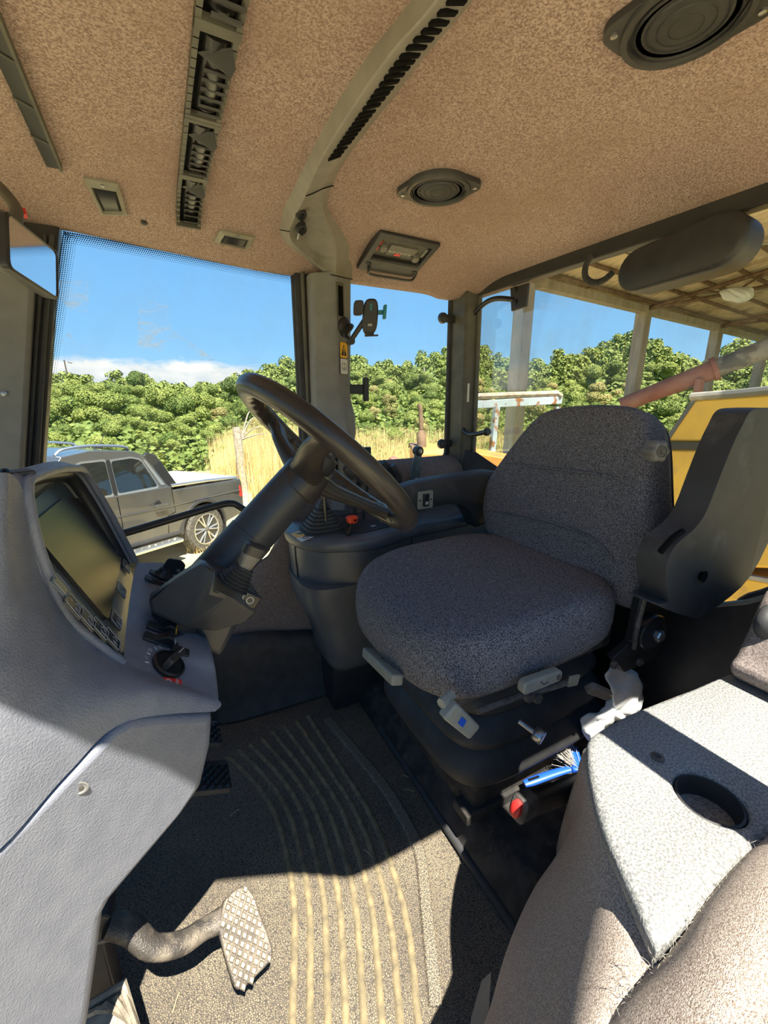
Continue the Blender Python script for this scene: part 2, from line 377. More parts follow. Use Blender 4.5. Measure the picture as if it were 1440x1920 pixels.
# the wide border groove of the mat
H = [(818, 1890), (800, 1711), (785, 1595), (742, 1508), (699, 1448), (615, 1349)]
sp = smooth_pts([at(x, y, Z=0) for x, y in H], 6); rings = []
for q in range(len(sp)):
    d = (sp[min(q + 1, len(sp) - 1)] - sp[max(q - 1, 0)]).normalized(); n = V((-d.y, d.x, 0))
    rings.append([sp[q] - n * .016, sp[q] - n * .011 + V((0, 0, .007)), sp[q] + n * .011 + V((0, 0, .007)), sp[q] + n * .016])
mk('rib', loft(rings), 'mat_rubber', floor, label='broad raised border of the mat')
for (x, y, a, lab) in [(588, 1492, .4, 'dry straw bit on the middle ribs of the mat'), (506, 1475, 1.2, 'dry straw bit left of the ribs near the brake pedals'), (763, 1457, 2.2, 'upper of two straw bits by the seat step'), (766, 1482, 2.4, 'lower of two straw bits by the seat step'),
                       (440, 1524, .3, 'straw bit on bare mat below the brake pedals'), (630, 1560, 1.5, 'straw bit between ribs just above the sunlit patch'), (530, 1575, 1.4, 'straw bit left of the ribs just above the sunlit patch'), (690, 1600, 1.9, 'straw bit at the shadow edge on the right ribs'), (330, 1880, 1.1, 'straw bit in the sunlit patch below the clutch pedal')]:
    p = at(x, y, Z=.004); d = V((cos(a), sin(a), .02)) * .014
    mk('straw_bit', tube([p - d, p + d * .2 + V((0, 0, .003)), p + d], .0011, 5), 'paper_tan', label=lab, cat='straw', group='straw bits on the floor mat')
# seat platform and its riser
prof = [(.535, 0), (.545, .03), (.575, .085), (.60, .10), (1.25, .10), (1.25, -.03), (.535, -.03)]
mk('seat_platform', loft([[(x, y, z) for x, z in prof] for y in (.02, 1.44)]), 'soil_dark', label='black grimy raised floor step under the seat', kind='structure', bevel=.006)
mk('step_lip', tube([(.537, .03, .012), (.54, .6, .012), (.545, 1.06, .012)], .012, 10), 'black_rubber', label='black rubber moulding at the foot of the step', kind='structure')

# ---- right wall: carpeted inner fender, black footwell moulding
rows = []
for z, y in [(.02, 1.40), (.16, 1.43), (.34, 1.475), (.5, 1.485), (.66, 1.48), (.76, 1.475), (.815, 1.50), (.83, 1.55)]:
    xs = .06 + max(0, (z - .16)) * .62
    rows.append([V((x, y - .02 * sin(pi * (x - xs) / (1.24 - xs)), z)) for x in (xs, xs + .03, .55, .8, 1.0, 1.24)])
mk('wall_right', patch(rows, 4), 'wall_fabric', label='grey carpeted inner fender wall below the side windows', kind='structure', solid=.03, off=1)
rows = []
for (z, dy) in [(.0, -.06), (.05, -.035), (.14, -.02), (.24, -.012), (.27, 0.0), (.275, .03)]:
    rows.append([V((x, y + dy, z * (1 - .3 * max(0, (x - .2) / .4)))) for x, y in [(.0, 1.50), (.045, 1.435), (.08, 1.40), (.2, 1.385), (.34, 1.38), (.45, 1.375), (.52, 1.40)]])
mk('footwell_moulding', patch(rows, 5), 'black_rubber', label='glossy black moulded footwell corner below the carpet wall', kind='structure', solid=.012, off=1)

# ---- pillars
def poly_y(pxs, Y): return [at(x, y, Y=Y) for x, y in pxs]
g = prism(poly_y([(78, 905), (112, 405), (60, 340), (0, 290), (-60, 300), (-60, 905)], 1.54), (0, .05, 0))
tr = mk('trim_1', g, 'black_plastic', label='black front right pillar beside the big side window', kind='structure', bevel=.006)
mk('pillar_cover', prism(poly_y([(42, 905), (66, 470), (30, 420), (-60, 330), (-60, 905)], 1.50), (0, .04, 0)), 'pillar_grey', tr, bevel=.01)
for x0, x1 in ((52, 84), (68, 97)):
    mk('seal', tube(poly_y([(x0, 900), ((x0 + x1) / 2, 650), (x1, 440)], 1.53), .006, 8), 'black_rubber', tr)
mk('screw', lathe([(.007, 0), (.007, .003), (.004, .004), (.0, .004)], at(8, 738, Y=1.499), (0, -1, 0), 16), 'steel', tr)
# right B pillar with the moulded cover
def sec(z, x0, x1, xm, yf, ym): return rpoly([(x0, 1.57, z), (x0, yf, z), (xm, ym, z), (x1, yf + .005, z), (x1 + .004, 1.57, z)], .018, 4)
g = loft([sec(1.508, .505, .655, .575, 1.475, 1.425), sec(1.30, .503, .650, .573, 1.475, 1.425), sec(1.135, .50, .643, .572, 1.475, 1.43), sec(1.10, .50, .645, .58, 1.472, 1.415),
          sec(1.05, .50, .655, .585, 1.465, 1.395), sec(.98, .50, .66, .59, 1.465, 1.393), sec(.92, .50, .645, .585, 1.465, 1.40), sec(.70, .50, .62, .575, 1.465, 1.40)])
bp_ = mk('trim_2', g, 'pillar_grey', label='grey moulded pillar cover between the two side windows', kind='structure', ang=50)
for cx, cy, h in ((638, 565, 30), (628, 880, 26)):
    p = at(cx, cy, Y=1.432 if cy < 700 else 1.41); hh = h / 780 * 1.5
    mk('slot_plate', prism([p + V(q) for q in ((-.014, -.008, -hh), (.016, .004, -hh), (.016, .004, hh), (-.014, -.008, hh))], (0, .02, 0)), 'olive_post', bp_, bevel=.002)
    mk('slot', prism([p + V((0, -.004, 0)) + V(q) for q in ((-.009, -.006, -hh * .8), (.010, .002, -hh * .8), (.010, .002, hh * .8), (-.009, -.006, hh * .8))], (0, .01, 0)), 'dark_void', bp_)
# black rubber and painted door seal in front of it
tr = mk('trim_3', prism([(.468, 1.535, .55), (.508, 1.535, .55), (.508, 1.535, 1.53), (.468, 1.535, 1.53)], (0, .05, 0)), 'black_rubber', label='black door seal in front of the grey pillar', kind='structure', bevel=.006)
mk('seal', tube([(.492, 1.527, .56), (.492, 1.527, 1.52)], .007, 8), 'olive_post', tr)
# right rear corner post
tr = mk('trim_4', prism([(1.155, 1.46, .80), (1.205, 1.44, .80), (1.245, 1.50, .80), (1.245, 1.57, .80), (1.15, 1.57, .80)], (-.012, 0, .73)), 'olive_post', label='olive grey rear corner post between side and rear windows', kind='structure', bevel=.008)
mk('post_rib', tube([(1.205, 1.435, .82), (1.19, 1.432, 1.5)], .009, 8), 'olive_post', tr)
mk('seal', tube([(1.222, 1.468, .86), (1.212, 1.462, 1.5)], .010, 8), 'black_rubber', tr)
mk('corner_gusset', prism([(1.16, 1.45, .78), (1.235, 1.24, .76), (1.245, 1.24, .80), (1.215, 1.43, .88), (1.165, 1.46, .90)], (.02, .06, -.01)), 'black_plastic', tr, bevel=.006)
mk('white_tag', box((1.172, 1.452, 1.13), (.012, .004, .075)), 'sticker_white', tr)

# ---- side door window (front), with printed border
Yg = 1.56
win = thing('window_1', 'large side window of the cab with the pickup seen through it', None, (.15, Yg, .5), kind='structure')
oc = [V((-.36, Yg, .35)), V((.30, Yg, .30)), V((.47, Yg, .60)), V((.47, Yg, 1.575)), V((-.17, Yg, 1.615)), V((-.36, Yg, .9))]
mk('pane', prism(oc, (0, .004, 0)), 'cab_glass', win)
# printed dot border (ceramic frit): dots along the top and front edges
def dots(a, b, w, step, n_out, r, Y):
    vs, fs = [], []
    a, b = V(a), V(b); d = (b - a); L = d.length; d.normalize(); n = V((d.z, 0, -d.x))
    if (V((.15, Y, 1.0)) - a).dot(n) < 0: n = -n
    m = int(L / step)
    for i in range(m):
        for j in range(n_out):
            c = a + d * ((i + .5 * (j % 2)) * step) + n * (w * (j + .5) / n_out); rr = r * (1 - .75 * j / n_out); b0 = len(vs)
            vs += [c + V((cos(q) * rr, 0, sin(q) * rr)) for q in (0, pi / 3, 2 * pi / 3, pi, 4 * pi / 3, 5 * pi / 3)]; fs.append(tuple(range(b0, b0 + 6)))
    return vs, fs
frit = J(dots(oc[4] + V((0, -.002, -.07)), oc[5] + V((0, -.002, 0)), .034, .0052, 7, .0026, Yg), dots(oc[3] + V((0, -.002, -.058)), oc[4] + V((0, -.002, -.068)), .03, .0052, 6, .0026, Yg))
mk('frit_dots', frit, 'dark_void', win, kind='stuff', flat=True)
mk('edge_seal', tube(oc + [oc[0]], .011, 8), 'black_rubber', win)
# grab bar across the door glass
hb = [at(205, 1008, Y=1.50), at(260, 992, Y=1.50), at(340, 968, Y=1.50), at(405, 949, Y=1.50), at(432, 944, Y=1.50), at(450, 951, Y=1.50), at(500, 985, Y=1.51), at(520, 1003, Y=1.54)]
mk('door_grab_bar', tube(hb, .0125, 12, 5), 'black_satin', label='black bent grab bar across the side door glass', cat='grab bar')
mk('door_lower_panel', prism([(-.62, 1.55, -.03), (.16, 1.55, -.03), (.30, 1.55, .31), (-.36, 1.55, .36), (-.62, 1.55, .36)], (0, .04, 0)), 'black_plastic', label='black lower panel of the right door under its glass', kind='structure')
# remains of peeled plastic film on the glass
for i, (nm, pts) in enumerate([('cloudy peeled film scrap with a square edge in the middle of the side window', [(259, 570), (292, 565), (315, 572), (322, 612), (335, 628), (405, 675), (380, 678), (355, 640), (325, 640), (300, 660), (258, 650)]),
                               ('wispy peeled film scrap near the front edge of the side window', [(110, 528), (166, 525), (166, 588), (130, 580), (112, 560), (105, 540)]),
                               ('small triangular film scrap low on the side window', [(112, 642), (128, 622), (146, 648), (120, 650)])]):
    mk('film_scrap', prism(poly_y(pts, Yg - .004), (0, .0008, 0)), 'film', label=nm, cat='plastic film', group='film scraps on the side window', flat=True)

# ---- opening quarter window
win = thing('window_2', 'hinged quarter window behind the grey pillar', None, (.9, Yg, .8), kind='structure')
q4 = rpoly([(.64, Yg, .79), (1.14, Yg, .835), (1.135, Yg, 1.53), (.64, Yg, 1.53)], .03)
mk('pane', prism(q4, (0, .004, 0)), 'cab_glass', win)
mk('frame', tube(rpoly([(.66, Yg - .005, .80), (1.145, Yg - .005, .845), (1.138, Yg - .005, 1.55), (.66, Yg - .005, 1.55)], .03) + [V((.66, Yg - .005, .82))], .012, 8), 'black_rubber', win)
for px, py in ((843, 597), (840, 832)):
    p = at(px, py, Y=1.525)
    hg = mk('hinge', J(lathe([(.0, 0), (.02, .0), (.022, .006), (.019, .022), (.0, .026)], p + V((-.03, .015, 0)), (0, -1, 0), 16), box(p + V((.005, .008, 0)), (.07, .016, .03))), 'black_plastic', win, bevel=.004)
p = at(668, 730, Y=1.52)
la = mk('latch_handle', J(box(p + V((.0, 0, 0)), (.06, .010, .036)), box(p + V((.038, -.004, 0)), (.022, .018, .088))), 'black_plastic', win, bevel=.004)
p = at(680, 848, Y=1.54)
mk('latch_block', box(p + V((0, 0, .0)), (.07, .02, .04)), 'black_plastic', win, bevel=.004)

# ---- rear window and rear wall
Xr = 1.225
win = thing('window_3', 'wide rear window behind the seat', None, (Xr, .79, .7), kind='structure')
top = [V((Xr, 1.50, 1.525)), V((Xr, .08, 1.525))]
bot = [V((Xr, .08, .82)), V((Xr, .30, .72)), V((Xr, .40, .635)), V((Xr, .50, .575)), V((Xr, 1.08, .575)), V((Xr, 1.20, .70)), V((Xr, 1.30, .79)), V((Xr, 1.44, .85)), V((Xr, 1.50, .92))]
mk('pane', prism(top + bot, (.004, 0, 0)), 'rear_glass', win)
mk('frame', tube(smooth_pts(top[::-1], 6) + smooth_pts(bot[::-1], 4) + [top[1]], .012, 8), 'black_rubber', win)
mk('sill_strip', tube([b + V((-.012, 0, -.012)) for b in bot], .009, 8), 'khaki', win)
tr = mk('trim_5', prism([(1.185, -.02, 1.50), (1.225, -.02, 1.50), (1.225, -.02, 1.55), (1.185, -.02, 1.56)], (0, 1.56, 0)), 'black_plastic', label='black header strip above the rear window', kind='structure', bevel=.004)
wall = [V((1.205, .0, -.02)), V((1.205, 1.56, -.02)), V((1.205, 1.56, .84))] + [V((1.205, b.y, b.z - .012)) for b in bot[::-1]] + [V((1.205, 0, .83))]
mk('wall_rear', prism(wall, (.03, 0, 0)), 'black_plastic', label='black painted rear cab wall behind the seat', kind='structure')
# swing bar and bracket that hold the rear window
rod = thing('rear_window_handle', 'long black bent rod handle at the corner post beside the rear window', 'handle', at(900, 830, X=1.19))
rp_ = [at(965, 562, X=1.20), at(930, 560, X=1.19), at(905, 572, X=1.185), at(881, 602, X=1.18), at(874, 640, X=1.175), at(871, 740, X=1.17), at(868, 795, X=1.165), at(874, 812, X=1.16), at(890, 814, X=1.155), at(912, 810, X=1.15)]
mk('rod', tube(rp_, .0095, 10, 5), 'black_satin', rod)
mk('end_knob', lathe([(0, -.006), (.013, -.006), (.016, 0), (.016, .008), (.012, .014), (0, .014)], rp_[-1], (rp_[-1] - rp_[-2]), 16), 'black_plastic', rod)
pb = [at(956, 540, X=1.195), at(990, 530, X=1.195), at(985, 575, X=1.195), at(958, 584, X=1.195)]
mk('bracket', prism(pb, (.012, 0, 0)), 'black_plastic', rod, bevel=.003)
for px, py in ((966, 542), (966, 566)):
    mk('screw', lathe([(.009, 0), (.009, .004), (.0, .006)], at(px, py, X=1.193), (-1, 0, 0), 12), 'black_satin', rod)
# wiper motor cover with its coiled cable
wm = thing('wiper_motor_cover', 'long rounded black motor cover hanging at the top of the rear window', 'cover', at(1260, 490, X=1.16))
cA, cB = at(1192, 505, X=1.13), at(1338, 452, X=1.13)
ax = V((0, -1, 0)); rad = .052
c0, c1 = V((1.13, cA.y, cA.z)), V((1.13, cB.y, cB.z))
def stad(o, f, r):
    u = (c1 - c0).normalized(); w = V((1, 0, 0)).cross(u); out = []
    for i in range(13): t = pi / 2 + pi * i / 12; out.append(c0 + o + (u * cos(t) + w * sin(t)) * r)
    for i in range(13): t = -pi / 2 + pi * i / 12; out.append(c1 + o + (u * cos(t) + w * sin(t)) * r * f)
    return out
g = loft([stad(V((.085, 0, 0)), 1.15, rad * .95), stad(V((.02, 0, 0)), 1.15, rad), stad(V((.004, 0, 0)), 1.12, rad * .96), stad(V((0, 0, 0)), 1.05, rad * .86)])
mk('cover', g, 'black_plastic', wm, ang=55)
hose = [at(1150, 510, X=1.16), at(1132, 525, X=1.15), at(1112, 530, X=1.145), at(1098, 520, X=1.15), at(1098, 500, X=1.165), at(1108, 480, X=1.18)]
sp = smooth_pts(hose, 14); g = tube(sp, [.0075 + .0016 * (i % 2) for i in range(len(sp))], 10)
mk('corrugated_hose', g, 'black_rubber', wm)

# ---- left side of the cab (behind the photographer's shoulder): door opening, pillar, quarter window, header
def sec2(z, x0, x1): return rpoly([(x0, -.02, z), (x1, -.02, z), (x1, .055, z), (x0, .055, z)], .015, 3)
mk('trim_6', loft([sec2(.55, .555, .665), sec2(1.54, .545, .655)]), 'pillar_grey', label='left pillar between the open door and the quarter window', kind='structure')
mk('trim_7', loft([sec2(.0, 1.13, 1.24), sec2(1.54, 1.13, 1.24)]), 'olive_post', label='left rear corner post', kind='structure')
mk('trim_8', loft([sec2(.0, -.55, -.45), sec2(1.56, -.42, -.33)]), 'black_plastic', label='left front pillar at the door opening', kind='structure')
xs_ = (-.5, -.3, -.03, .12, .27, .5, 1.24)
mk('trim_9', prism([(x, roof_edge(x) + .075, 1.53) for x in xs_] + [(x, roof_edge(x) + .12, 1.53) for x in xs_[::-1]], (0, 0, .10)), 'black_plastic', label='header rail above the open left door', kind='structure')
mk('wall_left', prism([(.60, -.08, .0), (1.24, -.08, .0), (1.24, -.08, .62), (.60, -.08, .62)], (0, .035, 0)), 'black_plastic', label='left rear lower cab wall under the quarter window', kind='structure')
# front of the cab
mk('wall_front', prism([(-.62, -.02, -.02), (-.62, 1.58, -.02), (-.62, 1.58, .62), (-.62, -.02, .62)], (.03, 0, 0)), 'black_plastic', label='front bulkhead of the cab below the windscreen', kind='structure')
mk('trim_10', prism([(-.62, -.02, 1.46), (-.62, 1.58, 1.46), (-.62, 1.58, 1.60), (-.62, -.02, 1.60)], (.06, 0, 0)), 'black_plastic', label='header above the front windscreen', kind='structure')
w4 = thing('window_4', 'front windscreen of the cab', None, (-.6, .79, .62), kind='structure')
mk('pane', prism([(-.605, .0, .62), (-.605, 1.56, .62), (-.605, 1.56, 1.47), (-.605, 0, 1.47)], (.004, 0, 0)), 'cab_glass', w4)
# ================================================================== things on the headliner and pillars
def hit(px, py, p, n):
    r = ray(px, py); n = V(n); return CAM + r * ((V(p) - CAM).dot(n) / r.dot(n))
# ---- arched air duct from the grey pillar across the roof
duct = thing('roof_air_duct', 'grey curved air duct arching from the pillar across the headliner', 'air duct', (.5, 1.45, 1.51))
st = [((761, 0), (820, 0), (850, 0), (875, 0), (892, 0)), ((686, 98), (738, 95), (770, 92), (795, 92), (813, 91)), ((616, 209), (662, 202), (697, 190), (722, 186), (741, 183)),
      ((563, 316), (599, 306), (618, 300), (643, 290), (662, 283)), ((544, 354), (573, 366), (585, 362), (606, 352), (627, 346)), ((525, 404), (552, 408), (572, 404), (606, 398), (618, 390)),
      ((522, 430), (542, 434), (570, 440), (620, 432), (640, 426)), ((534, 457), (548, 455), (580, 462), (630, 462), (659, 458))]
gaps = [(0, .062, .05, .05, 0), (0, .062, .05, .05, 0), (0, .062, .05, .05, 0), (0, .06, .048, .05, 0), (0, .065, .05, .05, 0), (0, .07, .03, .05, 0), (0, .07, .012, .05, 0), (0, .055, .02, .05, 0)]
rows = []
for q, gp in zip(st, gaps): rows.append([ceil_at(x, y, g_ - (.012 if g_ == 0 else 0)) for (x, y), g_ in zip(q, gp)])
rows.append([at(570, 485, Y=1.50), at(576, 481, Y=1.45), at(602, 485, Y=1.47), at(630, 490, Y=1.415), at(660, 490, Y=1.48)])
rows.append([at(605, 512, Y=1.50), at(610, 513, Y=1.47), at(617, 514, Y=1.45), at(628, 516, Y=1.42), at(660, 523, Y=1.475)])
d0 = rows[0][2] - rows[1][2]; d0 = V((d0.x * .2, -.22, 0))
rows = [[p + d0 * 2.0 for p in rows[0]], [p + d0 for p in rows[0]]] + rows
cols = [smooth_pts([r[c] for r in rows], 6) for c in range(5)]
nv = len(cols[0]); g = [p for c in cols for p in c], [(i * nv + j, (i + 1) * nv + j, (i + 1) * nv + j + 1, i * nv + j + 1) for i in range(4) for j in range(nv - 1)]
mk('duct_body', g, 'duct_grey', duct, bevel=.009, seg=3, ang=75)
a = smooth_pts([r[1] * .12 + r[2] * .5 + r[3] * .38 for r in rows[:6]], 30); wv = smooth_pts([(r[3] - r[1]) for r in rows[:6]], 30)
acc = 0
for i in range(1, len(a)):
    acc += (a[i] - a[i - 1]).length
    if acc > .0145 and a[i].y > .33 and a[i].y < .985:
        acc = 0; d = (a[i] - a[i - 1]).normalized(); w = wv[i].normalized(); n = d.cross(w).normalized()
        if n.z > 0: n = -n
        mk('vent_slot', obox(a[i] + n * .0005, w, d, n, (min(.030, wv[i].length * .62), .0075, .006)), 'dark_void', duct)
# joint lines of the duct pieces
mk('joint', tube([r + V((0, -.001, -.002)) for r in rows[6][1:5]], .0012, 6, 5), 'dark_void', duct)
mk('joint', tube([r + V((0, -.002, -.001)) for r in rows[8][0:2]], .0012, 6, 5), 'dark_void', duct)
mk('joint', tube([p + V((0, -.003, -.002)) for p in rows[-1]], .0014, 6, 5), 'dark_void', duct)
for px, py in ((563, 398), (564, 425)):
    p = ceil_at(px, py, .05); kb = mk('control_knob', lathe([(.0, .016), (.013, .016), (.0155, .010), (.0155, -.01), (.019, -.012), (.019, -.02)], p, V((.1, -.55, -.85)), 18), 'black_plastic', duct, bevel=.001)
    mk('pointer', obox(p + V((.1, -.55, -.85)) * .017, V((1, 0, 0)), V((0, .84, -.54)), V((0, .54, .84)), (.004, .022, .010)), 'black_satin', kb)
mk('toggle', cyl(ceil_at(562, 432, .05), ceil_at(559, 448, .07), .003, .005, 10), 'steel', duct)

# ---- front row of louvre vents
lv = thing('louvre_vent_row', 'dark row of louvre vents let into the front headliner', 'air vent', (.14, 1.1, 1.6))
def cz(x, y, o=0): return V((x, y, ceil_z(x, y) - o))
for i, (y0, y1) in enumerate([(.30, .525), (.535, .757), (.767, .98), (.992, 1.215), (1.225, 1.44)]):
    n = 10; x0, x1 = .113, .166
    fr = [J(*[obox((cz((x0 if s < 0 else x1), y0 + (y1 - y0) * (q + .5) / n, .004)), (1, 0, 0), (0, 1, 0), (0, 0, 1), (.008, (y1 - y0) / n + .002, .016)) for q in range(n) for s in (-1, 1)])]
    f = mk('vent_frame', J(fr[0], box(cz(.14, y0, .004), (.062, .010, .018)), box(cz(.14, y1, .004), (.062, .010, .018))), 'olive_post', lv)
    mk('recess', grid(lambda u, v: cz(x0 + (x1 - x0) * u, y0 + (y1 - y0) * v, .002), 2, 8), 'dark_void', f)
    ym = (y0 + y1) / 2; zc = ceil_z(.14, ym)
    bar = []
    for q in range(9):
        yy = y0 + .02 + (y1 - y0 - .04) * q / 8
        bar.append(ring(cz(.143, yy, -.004), V((1, 0, 0)), V((0, 0, 1)), .021, .024 * (.55 + .45 * sin(pi * q / 8)), 2, 14))
    mk('barrel', loft(bar), 'black_satin', f)
    for q in range(6):
        yy = y0 + .075 + (y1 - y0 - .10) * q / 5
        mk('louvre', obox(cz(.146, yy, .016), (1, 0, 0), V((0, .9, .35)).normalized(), V((0, -.35, .9)).normalized(), (.040, .016, .003)), 'black_plastic', f)
    mk('flap', prism([cz(.118, y0 + .050, .010), cz(.162, y0 + .018, .010), cz(.167, y0 + .026, .030), cz(.164, y0 + .05, .028)], (0, .004, 0)), 'black_plastic', f, bevel=.001)
lv2 = thing('defrost_vent_strip', 'narrow dark slit vent in the headliner near the windscreen', 'air vent', (-.14, 1.1, 1.6))
mk('strip', J(*[box(cz(-.140, .62 + .1 * q + .05, .003), (.026, .1, .014)) for q in range(7)]), 'black_satin', lv2)
mk('lip', J(*[box(cz(-.126, .62 + .1 * q + .05, .006), (.005, .1, .018)) for q in range(7)]), 'olive_post', lv2)
for q in range(5):
    mk('louvre', obox(cz(-.142, .72 + .12 * q, .009), V((.8, .6, 0)), V((-.6, .8, 0)), (0, 0, 1), (.03, .004, .006)), 'olive_post', lv2)
# ---- roof lamps
for nm, lab, q, ctr in [('roof_lamp', 'rectangular roof lamp with dark lens beside the louvre vents', [(156, 331), (222, 343), (239, 402), (190, 401)], None),
                        ('roof_lamp', 'small slanted roof lamp above the side window edge', [(413, 430), (478, 444), (466, 466), (400, 452)], None)]:
    c4 = [ceil_at(x, y, .004) for x, y in q]; c = sum(c4, V()) / 4; n = (c4[1] - c4[0]).cross(c4[3] - c4[0]).normalized()
    if n.dot(CAM - c) < 0: n = -n
    t = thing(nm, lab, 'lamp', c, 'roof lamps in the headliner')
    rg = [c + (p - c) * 1.0 for p in c4]; inn = [c + (p - c) * .74 + n * .012 for p in c4]; inn2 = [c + (p - c) * .70 + n * .004 for p in c4]
    mk('bezel', loft([[p - n * .012 for p in rg], [p + n * .004 for p in rg], inn, inn2], caps=(True, False)), 'khaki', t, ang=20)
    mk('lens', loft([[p + n * .0005 for p in inn2], rpoly([c + (p - c) * .55 + n * .009 for p in c4], .001, 0) if False else [c + (p - c) * .52 + n * .010 for p in c4]]), 'black_satin', t)
    mk('screw', lathe([(.004, 0), (.004, .002), (0, .003)], (rg[0] + rg[1]) / 2 * .88 + c * .12 + n * .008, n, 10), 'steel', t)
mk('headliner_clip', lathe([(.008, 0), (.008, .003), (0, .005)], ceil_at(270, 417, .002), ceil_n(ceil_at(270, 417)), 12), 'black_plastic', label='small black trim clip in the headliner above the side window', cat='clip')
# ---- speakers
for px, py, r, lab in ((822, 348, .081, 'round black roof speaker nearer the radio'), (1290, 22, .083, 'round black roof speaker cut by the top of the picture')):
    c = ceil_at(px, py, 0); t = thing('roof_speaker', lab, 'speaker', c, 'speakers in the headliner')
    dn = V((0, 0, -1))
    mk('rim', lathe([(r, -.01), (r, .010), (r * .96, .016), (r * .86, .016), (r * .83, .010), (r * .8, .004)], c, dn, 40), 'black_plastic', t)
    mk('grille', lathe([(r * .84, .008), (r * .6, .013), (r * .3, .016), (0, .017)], c, dn, 36), 'black_rubber', t)
    for q in (.25, .42, .58, .74):
        mk('grille_ring', lathe([(r * q - .001, .012), (r * q, .018 - .004 * q), (r * q + .002, .012)], c, dn, 32), 'black_plastic', t)
    for a in (RAD(140), RAD(-40)):
        d = V((cos(a), sin(a), 0)); n2 = V((-d.y, d.x, 0))
        e = prism(rpoly([c + d * r * .8 + n2 * r * .6, c + d * (r + .022) + n2 * .012, c + d * (r + .022) - n2 * .012, c + d * r * .8 - n2 * r * .6], .012), (0, 0, -.012))
        mk('ear', e, 'black_plastic', t, bevel=.002)
        mk('screw', lathe([(.005, 0), (.005, .003), (0, .004)], c + d * (r + .008) + V((0, 0, -.012)), dn, 10), 'steel', t)
# ---- radio in its black surround
c4 = [ceil_at(x, y, .0) for x, y in ((690, 428), (799, 452), (796, 516), (688, 497))]; c = sum(c4, V()) / 4
U = (c4[1] - c4[0] + c4[2] - c4[3]).normalized(); Vv = (c4[0] - c4[3] + c4[1] - c4[2]); n = U.cross(Vv).normalized(); n = n if n.dot(CAM - c) > 0 else -n; Vv = n.cross(U).normalized()
if Vv.z < 0: Vv = -Vv
w, h = ((c4[1] - c4[0]).length + (c4[2] - c4[3]).length) / 2, ((c4[0] - c4[3]).length + (c4[1] - c4[2]).length) / 2
rad_ = thing('car_radio', 'old cassette radio in a black surround above the quarter window', 'radio', c)
def rc(u, v, o=0): return c + U * (u * w / 2) + Vv * (v * h / 2) + n * o
outer = rpoly([rc(-1, -1), rc(1, -1), rc(1, 1), rc(-1, 1)], .02); opn = [rc(-.8, -.28), rc(.86, -.28), rc(.86, .72), rc(-.8, .72)]
def rr4(a, o): return [p + n * o for p in a]
def bez(o): return [rc(x, y, o) for x, y in ((-1, -1), (1, -1), (1, 1), (-1, 1))]
def hole(o): return [rc(x, y, o) for x, y in ((-.8, -.30), (.86, -.30), (.86, .74), (-.8, .74))]
mk('surround', loft([bez(-.03), bez(.014), hole(.014), hole(-.022)], caps=(True, True)), 'black_plastic', rad_, bevel=.004)
mk('faceplate', obox(rc(.03, .20, -.010), U, Vv, n, (w * .80, h * .46, .02)), 'olive_post', rad_, bevel=.001)
mk('cassette_door', obox(rc(.06, .26, .002), U, Vv, n, (w * .46, h * .17, .006)), 'grey_knob', rad_, bevel=.001)
mk('display', obox(rc(.06, .02, .001), U, Vv, n, (w * .46, h * .12, .004)), 'black_satin', rad_)
mk('red_lamp', obox(rc(-.02, .0, .003), U, Vv, n, (w * .10, h * .06, .005)), 'red_plastic', rad_)
for u, v_, m_ in ((-.58, .22, 'grey_knob'), (.62, .0, 'grey_knob')):
    mk('knob', lathe([(.014, -.004), (.014, .010), (.012, .013), (0, .013)], rc(u, v_, 0), n, 18), m_, rad_)
for q in range(6):
    mk('button', obox(rc(-.30 + .13 * q, .10, .003), U, Vv, n, (w * .05, h * .05, .004)), 'khaki', rad_)
for u, v_ in ((-.74, .40), (-.74, .12), (.80, .40), (.80, .18)): mk('button', obox(rc(u, v_, .0), U, Vv, n, (w * .04, h * .10, .006)), 'red_plastic' if u < 0 else 'khaki', rad_)
mk('wire_handle', tube([rc(-.86, -.55, .012), rc(-.72, -.55, .016), rc(-.68, -.78, .022), rc(-.55, -1.0, .024), rc(.2, -1.02, .024), rc(.85, -1.0, .024), rc(.97, -.86, .022), rc(.95, -.62, .016), rc(.8, -.58, .012)], .0042, 8, 5), 'black_satin', rad_)
# ---- cab mirror on its arm
mir = thing('interior_mirror', 'rectangular mirror on an arm at the front right pillar reflecting sky and hill', 'mirror', (-.17, 1.0, 1.33))
m4 = [at(8, 398, Y=.955), at(104, 474, Y=1.12), at(105, 560, Y=1.085), at(12, 500, Y=.925)]
mc = sum(m4, V()) / 4; mn = (m4[1] - m4[0]).cross(m4[3] - m4[0]).normalized(); mn = mn if mn.dot(CAM - mc) > 0 else -mn
def mexp(s, o, r=.012): return rpoly([mc + (p - mc) * s + mn * o for p in m4], r, 4)
mk('housing', loft([mexp(.75, -.03), mexp(1.02, -.018), mexp(1.06, -.004), mexp(1.06, .003), mexp(.98, .005), mexp(.97, .001)]), 'black_plastic', mir, ang=50)
mk('mirror_glass', prism(mexp(.975, .0015), mn * .0015), 'chrome', mir)
mk('arm', tube([at(-40, 320, Y=1.25), at(0, 352, Y=1.2), at(28, 388, Y=1.13), at(30, 410, Y=1.10), mc - mn * .03], .0105, 10, 5), 'olive_post', mir)
mk('clip', obox(at(37, 398, Y=1.13), U, Vv, n, (.02, .012, .012)), 'red_plastic', mir)
